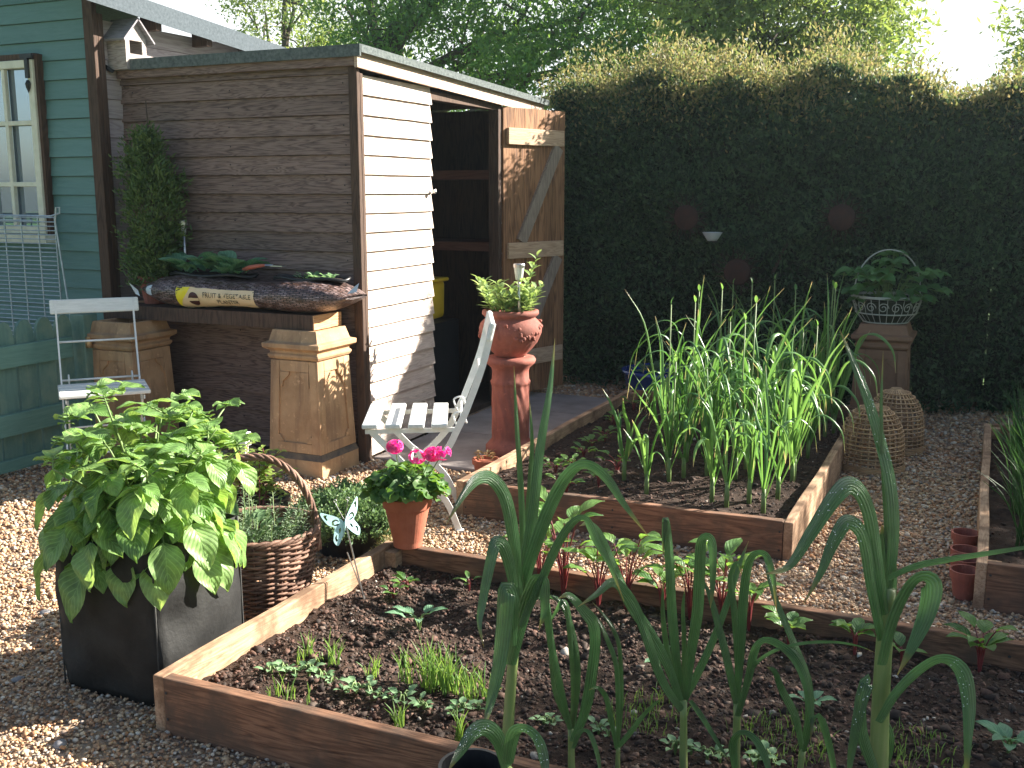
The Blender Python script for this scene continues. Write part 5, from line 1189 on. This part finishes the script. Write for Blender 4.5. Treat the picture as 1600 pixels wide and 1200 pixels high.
clump(PZ(1430,1180,.085),.045,150,.13,'patch of short thin weedlings in deep shade right of the biggest leek stem',w=.0022,name='seedling_patch',cat='seedlings')
# ---------------- onions in the middle bed
def onion(loc,h,n,label,seed,flop=.35,flower=0,group=None):
    r_=random.Random(seed);c=thing('onion_plant',loc,label,'onion',0,group);g=MB();gs=MB()
    gs.tube([(0,0,-.02),(0,0,.05),(0,0,.11)],[.010,.011,.008],8)
    for i in range(n):
        a=i*2.4+r_.uniform(-.5,.5);hh=h*r_.uniform(.7,1.08);tl=r_.uniform(.04,.42);e=Vector((math.cos(a)*tl,math.sin(a)*tl,1)).normalized()
        p0=Vector((0,0,.05+.01*i));p1=p0+e*hh*.5;w=r_.uniform(.008,.021)
        if r_.random()<flop:
            k_=r_.uniform(.55,.85);p2=p0+e*hh*k_;o_=Vector((math.cos(a),math.sin(a),0));p3=p2+o_*hh*.13+Vector((0,0,hh*.04));p4=p3+o_*hh*.14+Vector((0,0,-hh*.13));p5=p4+o_*hh*.04+Vector((0,0,-hh*.20));P=crom([p0,p1,p2,p3,p4,p5],4)
        else: P=crom([p0,p1+Vector((r_.gauss(0,.012),r_.gauss(0,.012),0)),p0+e*hh*.8+Vector((math.cos(a),math.sin(a),0))*hh*.03,p0+e*hh+Vector((math.cos(a),math.sin(a),0))*hh*.12],4)
        L=len(P);tw_=r_.uniform(-1,1);sd_=Vector((-math.sin(a+tw_),math.cos(a+tw_),.2));g.ribbon(P,[w*(min(1,.7+k/L)*(1-max(0,(k/(L-1)-.45)/.55)**1.8*.93)) for k in range(L)],[sd_]*L,.35,3)
    if flower:
        gs.tube([(0,0,.1),(.01,.01,h*.6),(.015,.01,h*1.12)],[.004,.0035,.003],6);g.leaf((.015,.01,h*1.12),(0,0,1),(0,1,0),.04,.018,ns=4)
    gs.build('stem',M['stalk'],c,smooth=True);g.build('leaves',M['onion'],c,smooth=True);return c
go='onions growing in the middle raised bed'
spots=[(975,745,.34,6,'leftmost onion with one long leaf leaning toward the chairs'),(1010,770,.30,7,'onion with short splayed leaves nearest the front left of the planting'),(1045,748,.50,8,'sturdy onion with tall straight upright leaves left of the crowd'),(1068,742,.36,5,'thin onion just right of the sturdy upright one'),(1112,780,.42,8,'onion in the front row above the middle of the front plank'),(1135,788,.40,7,'onion in the front row with crossed leaves, second from its left end'),(1170,782,.46,8,'bushy onion in the front row left of the yellowing one'),(1192,800,.50,7,'front row onion with yellowing stem base at the plank'),(1215,775,.52,8,'tall onion near the right plank, leaves drooping over it'),(1240,745,.55,8,'onion by the right plank with leaves arching to the right'),(1262,710,.55,8,'right hand onion leaning over the plank toward the bamboo cloche')]
for i,(u,v,h,n,lb) in enumerate(spots): onion(PZ(u,v+4,.10),h,n,lb,i+3,.35 if i<3 else .7,i in(2,6),go)
protos=[onion(PZ(1120,735,.10),.66,9,'tall onion in the dense middle of the onion bed',51,.7,0,go),onion(PZ(1165,735,.10),.72,9,'tall onion in the dense middle of the onion bed',52,.75,1,go),onion(PZ(1205,730,.10),.70,9,'tall onion in the dense middle of the onion bed',54,.8,0,go),onion(PZ(1080,690,.10),.72,8,'tall onion in the dense middle of the onion bed',57,.45,1,go)]
r2=random.Random(5);k=0
for yy in (4.75,4.98,5.22,5.45,5.7,5.95,6.18):
    for xx in (-.80,-.95,-1.10,-1.26,-1.42):
        if yy<4.9 and xx<-1.3 or r2.random()<.22: continue
        p=Vector((xx+r2.uniform(-.07,.07),yy+r2.uniform(-.08,.08),.10));dup(protos[k%4],p,r2.uniform(0,6),'tall onion in the dense middle of the onion bed',r2.uniform(.75,1.02));k+=1
for (u,v,h,lb) in [(912,715,.07,'small seedling with a reddish leaf beside the left plank of the onion bed'),(925,700,.06,'green beet seedling beside the left plank of the onion bed'),(893,735,.07,'yellow lit beet seedling near the front left corner of the onion bed'),(868,740,.07,'yellow green seedling closest to the front left corner of the onion bed'),(885,770,.10,'leafy sunlit beet seedling behind the front plank of the onion bed'),(945,690,.08,'darker beet seedling farther back along the left plank'),(960,665,.08,'shaded beet seedling left of the onions, farther back'),(990,640,.08,'shaded beet seedling farthest back along the left plank'),(965,740,.14,'leafy weed with toothed leaves left of the first onion'),(935,760,.09,'low seedling behind the front plank near the leek leaf')]:
    beet(PZ(u,v,.10),h,8,lb,'seedling','beet_seedling','chard','redstalk',.05,None,.8,.65)
# bed 3 onions
gb='chives and onions in the right hand bed'
for i,(x,y,h,lb) in enumerate([(.22,4.25,.42,'clump of fine green shade-darkened chives nearest the front of the right hand bed'),(.20,4.75,.42,'second clump of shade-darkened chives along the right hand bed'),(.24,5.25,.40,'third clump of shade-darkened chives along the right hand bed'),(.22,5.75,.40,'farthest clump of shade-darkened chives in the right hand bed')]):
    clump(Vector((x,y,.09)),h,90,.06,lb,w=.006,group=gb,name='chive_clump',cat='chives',mat='chive')
# ---------------- hedge
HY=7.22;hx0,hx1=-2.98,4.2;c=thing('hedge',(0,HY+.5,0),'tall dense clipped dark green hedge with bronze new growth along its top','hedge')
g=MB();nx,nz=70,26
def top(x): 
    return 2.10+.05*noise.noise(Vector((x*1.7,3,1)))-.10*max(0,min(1,(x+1.0)/1.0))
x_=hx0+.05
while x_<hx1:
    w_=rnd.uniform(.06,.22);g.box((x_,HY+.13,rnd.uniform(.0,.12)),(x_+w_-(rnd.uniform(.004,.02) if rnd.random()<.35 else 0),HY+.95,.95));x_+=w_
g.box((hx0+.05,HY+.13,.951),(-1.0,HY+.95,2.09));g.box((hx0+.05,HY+.30,2.091),(-1.2,HY+.95,2.19));g.box((-.999,HY+.14,.951),(hx1,HY+.95,1.99));g.build('branches',M['hcore'],c,world=True)  # solid dark core boxes inside the hedge, raised at left to shade the door
g=MB()
for i in range(60): 
    x=rnd.uniform(hx0,1.5);y=HY+rnd.uniform(.25,.7);g.tube([(x,y,0),(x+rnd.uniform(-.1,.1),y,.5),(x+rnd.uniform(-.25,.25),y+rnd.uniform(-.2,.2),1.1)],[.03,.02,.01],6)
g.build('trunks',M['bark'],c,world=True)
def vn(x,z,s=1.0):
    return np.sin(x*3.1*s+np.sin(z*4.2*s)*1.3)*.5+np.sin(x*7.7*s+z*5.1*s+1)*.3+np.sin(z*9.3*s-x*4.1*s+2)*.25
n=128000;x=nrs.uniform(hx0,2.2,n);z=nrs.uniform(.0,1,n)**.9*2.2;tp=np.array([2.16+.04*math.sin(q*5)+.05*math.sin(q*11+1) for q in np.linspace(-4,5,200)]);tz=np.interp(x,np.linspace(-4,5,200),tp)-.14*np.clip((x+1.0),0,1)
z=z/2.2*tz;dep=np.abs(nrs.normal(0,.075,n));y=HY+.10*vn(x,z)+.03*vn(x,z,2.7)+dep+.10*np.clip(z-1.9,0,1)
thin=(z<1.0)&(nrs.uniform(0,1,n)<.35);P=np.stack([x,y,z],1)[~thin];V1=cards(P,.048,.019,np.tile([0,-.8,.5],(len(P),1)),.7)
npmesh('shaded_leaves',V1,4,M['hedge'],parent=c,off=tuple(WL(c)))['label']='dark clipped leaves of the hedge face'
# bits behind low down (porous)
n=9000;P=np.stack([nrs.uniform(hx0,1.3,n),nrs.uniform(HY+.15,HY+.95,n),nrs.uniform(0,1.0,n)],1);npmesh('inner_leaves',cards(P,.05,.025),4,M['hedge'],parent=c,off=tuple(WL(c)))
# top: upright sprigs
n=2050;sx=nrs.uniform(hx0-.1,2.3,n);sy=HY+nrs.uniform(-.02,1.0,n);tzs=np.interp(sx,np.linspace(-4,5,200),tp)-.14*np.clip(sx+1,0,1);sh=np.clip(np.abs(nrs.normal(.15,.11,n))+.08*vn(sx,sy,.8),.03,.42)*np.where(sx>-.75,.6,1)
vs=[]
for i in range(n):
    m_=int(14+sh[i]*110);f_=nrs.uniform(-.35,1,m_);lx=sx[i]+nrs.normal(0,.028,m_)+f_*sh[i]*nrs.normal(0,.15);ly=sy[i]+nrs.normal(0,.028,m_);lz=tzs[i]-.02+f_*sh[i]
    vs.append(np.stack([lx,ly,lz],1))
m_=10000;fx=nrs.uniform(hx0,1.35,m_);fz=2.16-np.abs(nrs.normal(0,.20,m_));fz=fz-.14*np.clip(fx+1,0,1);vs.append(np.stack([fx,HY+.06*vn(fx,fz)+nrs.normal(-.01,.04,m_),fz],1)[(nrs.uniform(0,1,m_)<np.clip((fz-1.65)/.5,0,1)*(.6+.5*vn(fx,fz,1.3)))])
P=np.concatenate(vs);P[:,2]-=.03;print('sprigs',len(P))
npmesh('new_growth',cards(P,.034,.015,np.tile([0,0,.8],(len(P),1)),.6),4,M['hedgetop'],parent=c,off=tuple(WL(c)))['label']='bronze and gold new shoots along the hedge top'
# ---------------- trees
def tree(loc,label,limbs,blobs,n,leafL,mat,trunk=.14,droopy=-.3,ht=3.0):
    c=thing('tree',loc,label,'tree',0,'trees beyond the hedge');g=MB()
    g.tube(crom([(0,0,-.1),(.05,.02,ht*.35),(-.05,.04,ht*.7),(0,0,ht)],4),[trunk*(1-.05*k) for k in range(13)],9)
    L0=Vector(loc)
    for (cx,cy,cz,r) in blobs:
        e=Vector((cx,cy,cz))-L0;s=Vector((0,0,max(.6,min(ht*.95,e.z-1.0))))
        g.tube(crom([s,s.lerp(e,.4)+Vector((0,0,.15)),s.lerp(e,.8)+Vector((.1,0,.05)),e+Vector((rnd.uniform(-.2,.2),0,r*.5))],4),[max(.008,trunk*.42*(1-k/14)) for k in range(13)],6)
        for k in range(7):
            d=Vector((rnd.gauss(0,1),rnd.gauss(0,1),rnd.gauss(0,.8))).normalized()*r*.85;q=s.lerp(e,rnd.uniform(.5,1));g.tube([q,q+d*.5+Vector((0,0,.08)),q+d],[.016,.010,.004],5)
    g.build('trunk',M['bark'],c)
    Ps=[];tot=sum(b[3]**2 for b in blobs)
    for (cx,cy,cz,r) in blobs:
        nb=int(n*r*r/tot);nc=max(12,int(nb/75));d=nrs.normal(size=(nc,3));d/=np.linalg.norm(d,axis=1)[:,None];cc=np.array([cx,cy,cz])+d*r*(nrs.uniform(.15,1.05,nc)**.6)[:,None]*np.array([1,1,.8])
        k=nrs.randint(0,nc,nb);off=nrs.normal(size=(nb,3))*np.array([.15,.15,.11])*(r/.9)**.5;Ps.append(cc[k]+off)
    P=np.concatenate(Ps);npmesh('crown',cards(P,leafL,leafL*.36,np.tile([0,0,droopy],(len(P),1)),.7),4,mat,parent=c,off=tuple(WL(c)))
    return c
def pb_(u,v,Y,r): q=PY(u,v,Y);return (q.x,q.y,q.z,r)
tree((-6.7,11.0,0),'large dark green tree with hanging branches above the shed roof',None,[pb_(620,60,11,.8),pb_(700,-20,11,.9),pb_(760,70,11.3,.8),pb_(840,20,11,.95),pb_(850,120,10.6,.7),pb_(930,60,11,.9),pb_(1000,-10,11.5,1.0),pb_(560,-30,11.5,.8),pb_(760,-140,11.5,1.3),pb_(960,-160,11.5,1.3),pb_(700,130,11.5,.6),pb_(560,50,10.8,.6),pb_(980,120,11,.8),pb_(1050,60,11.4,.8)],40000,.085,M['tree1'],.16,-.35,3.2)
tree((-8.8,12.0,0),'paler feathery tree with gaps of sky above the summerhouse roof',None,[pb_(400,40,12.2,.55),pb_(450,-20,12,.8),pb_(520,40,12,.7),pb_(480,90,12.5,.6),pb_(600,100,12.5,.6),pb_(440,-130,12.4,1.1)],9500,.075,M['tree2'],.11,0,2.8)
tree((-3.2,10.4,0),'bright yellow green tree behind the middle of the hedge',None,[pb_(1080,20,10.4,.8),pb_(1160,-30,10.4,.9),pb_(1230,50,10.3,.75),pb_(1300,10,10.2,.75),pb_(1120,90,10.2,.55),pb_(1340,80,10.1,.55),pb_(1380,20,10.2,.45),pb_(1250,-130,10.6,1.1),pb_(1190,80,10.2,.5),pb_(1280,110,10.2,.5)],29000,.075,M['tree2'],.12,0,2.4)
# tree beyond the right edge of the frame: its crown is laid out to shade the right hand side of the garden
def shade_pt(x,y,z0,t_): return Vector((x,y,z0))+sd*t_
bl=[]
r3=random.Random(9)
for (x,y,t_,r) in [(.6,2.4,5.6,.95),(1.4,1.4,5.8,1.0),(-.15,1.6,5.9,.85),(-.1,2.5,6.1,.75),(.9,3.6,5.6,.8),(-.9,.9,6.0,.85),(1.9,2.9,5.5,1.0),(.5,.4,6.1,1.0),(-.55,1.35,5.6,.6),(.15,3.3,6.0,.55),(-1.5,.55,6.1,.7),(.45,4.1,6.3,.6),(-.75,2.05,6.3,.45),(0,4.5,5.9,.45),(-.28,4.05,6.1,.33),(-.2,5.0,5.7,.42),(.5,4.9,5.6,.6),(.4,5.7,5.5,.6),(-.5,3.45,6.2,.22)]:
    q=shade_pt(x,y,.1,t_);bl.append((q.x,q.y,q.z,r))
o=tree((4.6,6.2,0),'leafy unseen tree at the right, its crown laid out to shade the garden',None,bl,36000,.08,M['tree2'],.14,0,2.6)
tree((.9,10.2,0),'blue green tree top just showing above the hedge at the right edge',None,[pb_(1625,120,10,.32),pb_(1665,60,10.2,.5),pb_(1700,130,10,.5)],4500,.07,M['tree2'],.07,0,2.2)
# ---------------- thin haze volume added in place of lens glare, round the whole garden
g=MB();g.box((-61,-61,-1.05),(61.5,61.5,6.6));hm=bpy.data.materials.new('haze');hm.use_nodes=True;t=hm.node_tree;t.nodes.remove(t.nodes['Principled BSDF']);pv=N(t,'ShaderNodeVolumePrincipled',Density=.0019,Anisotropy=.72);pv.inputs['Color'].default_value=(.72,.87,1,1);t.links.new(pv.outputs[0],t.nodes['Material Output'].inputs['Volume'])
tag(g.build('haze',hm,loc=(0,0,0)),'thin added haze over the garden, standing in for lens glare',None,None,'stuff')
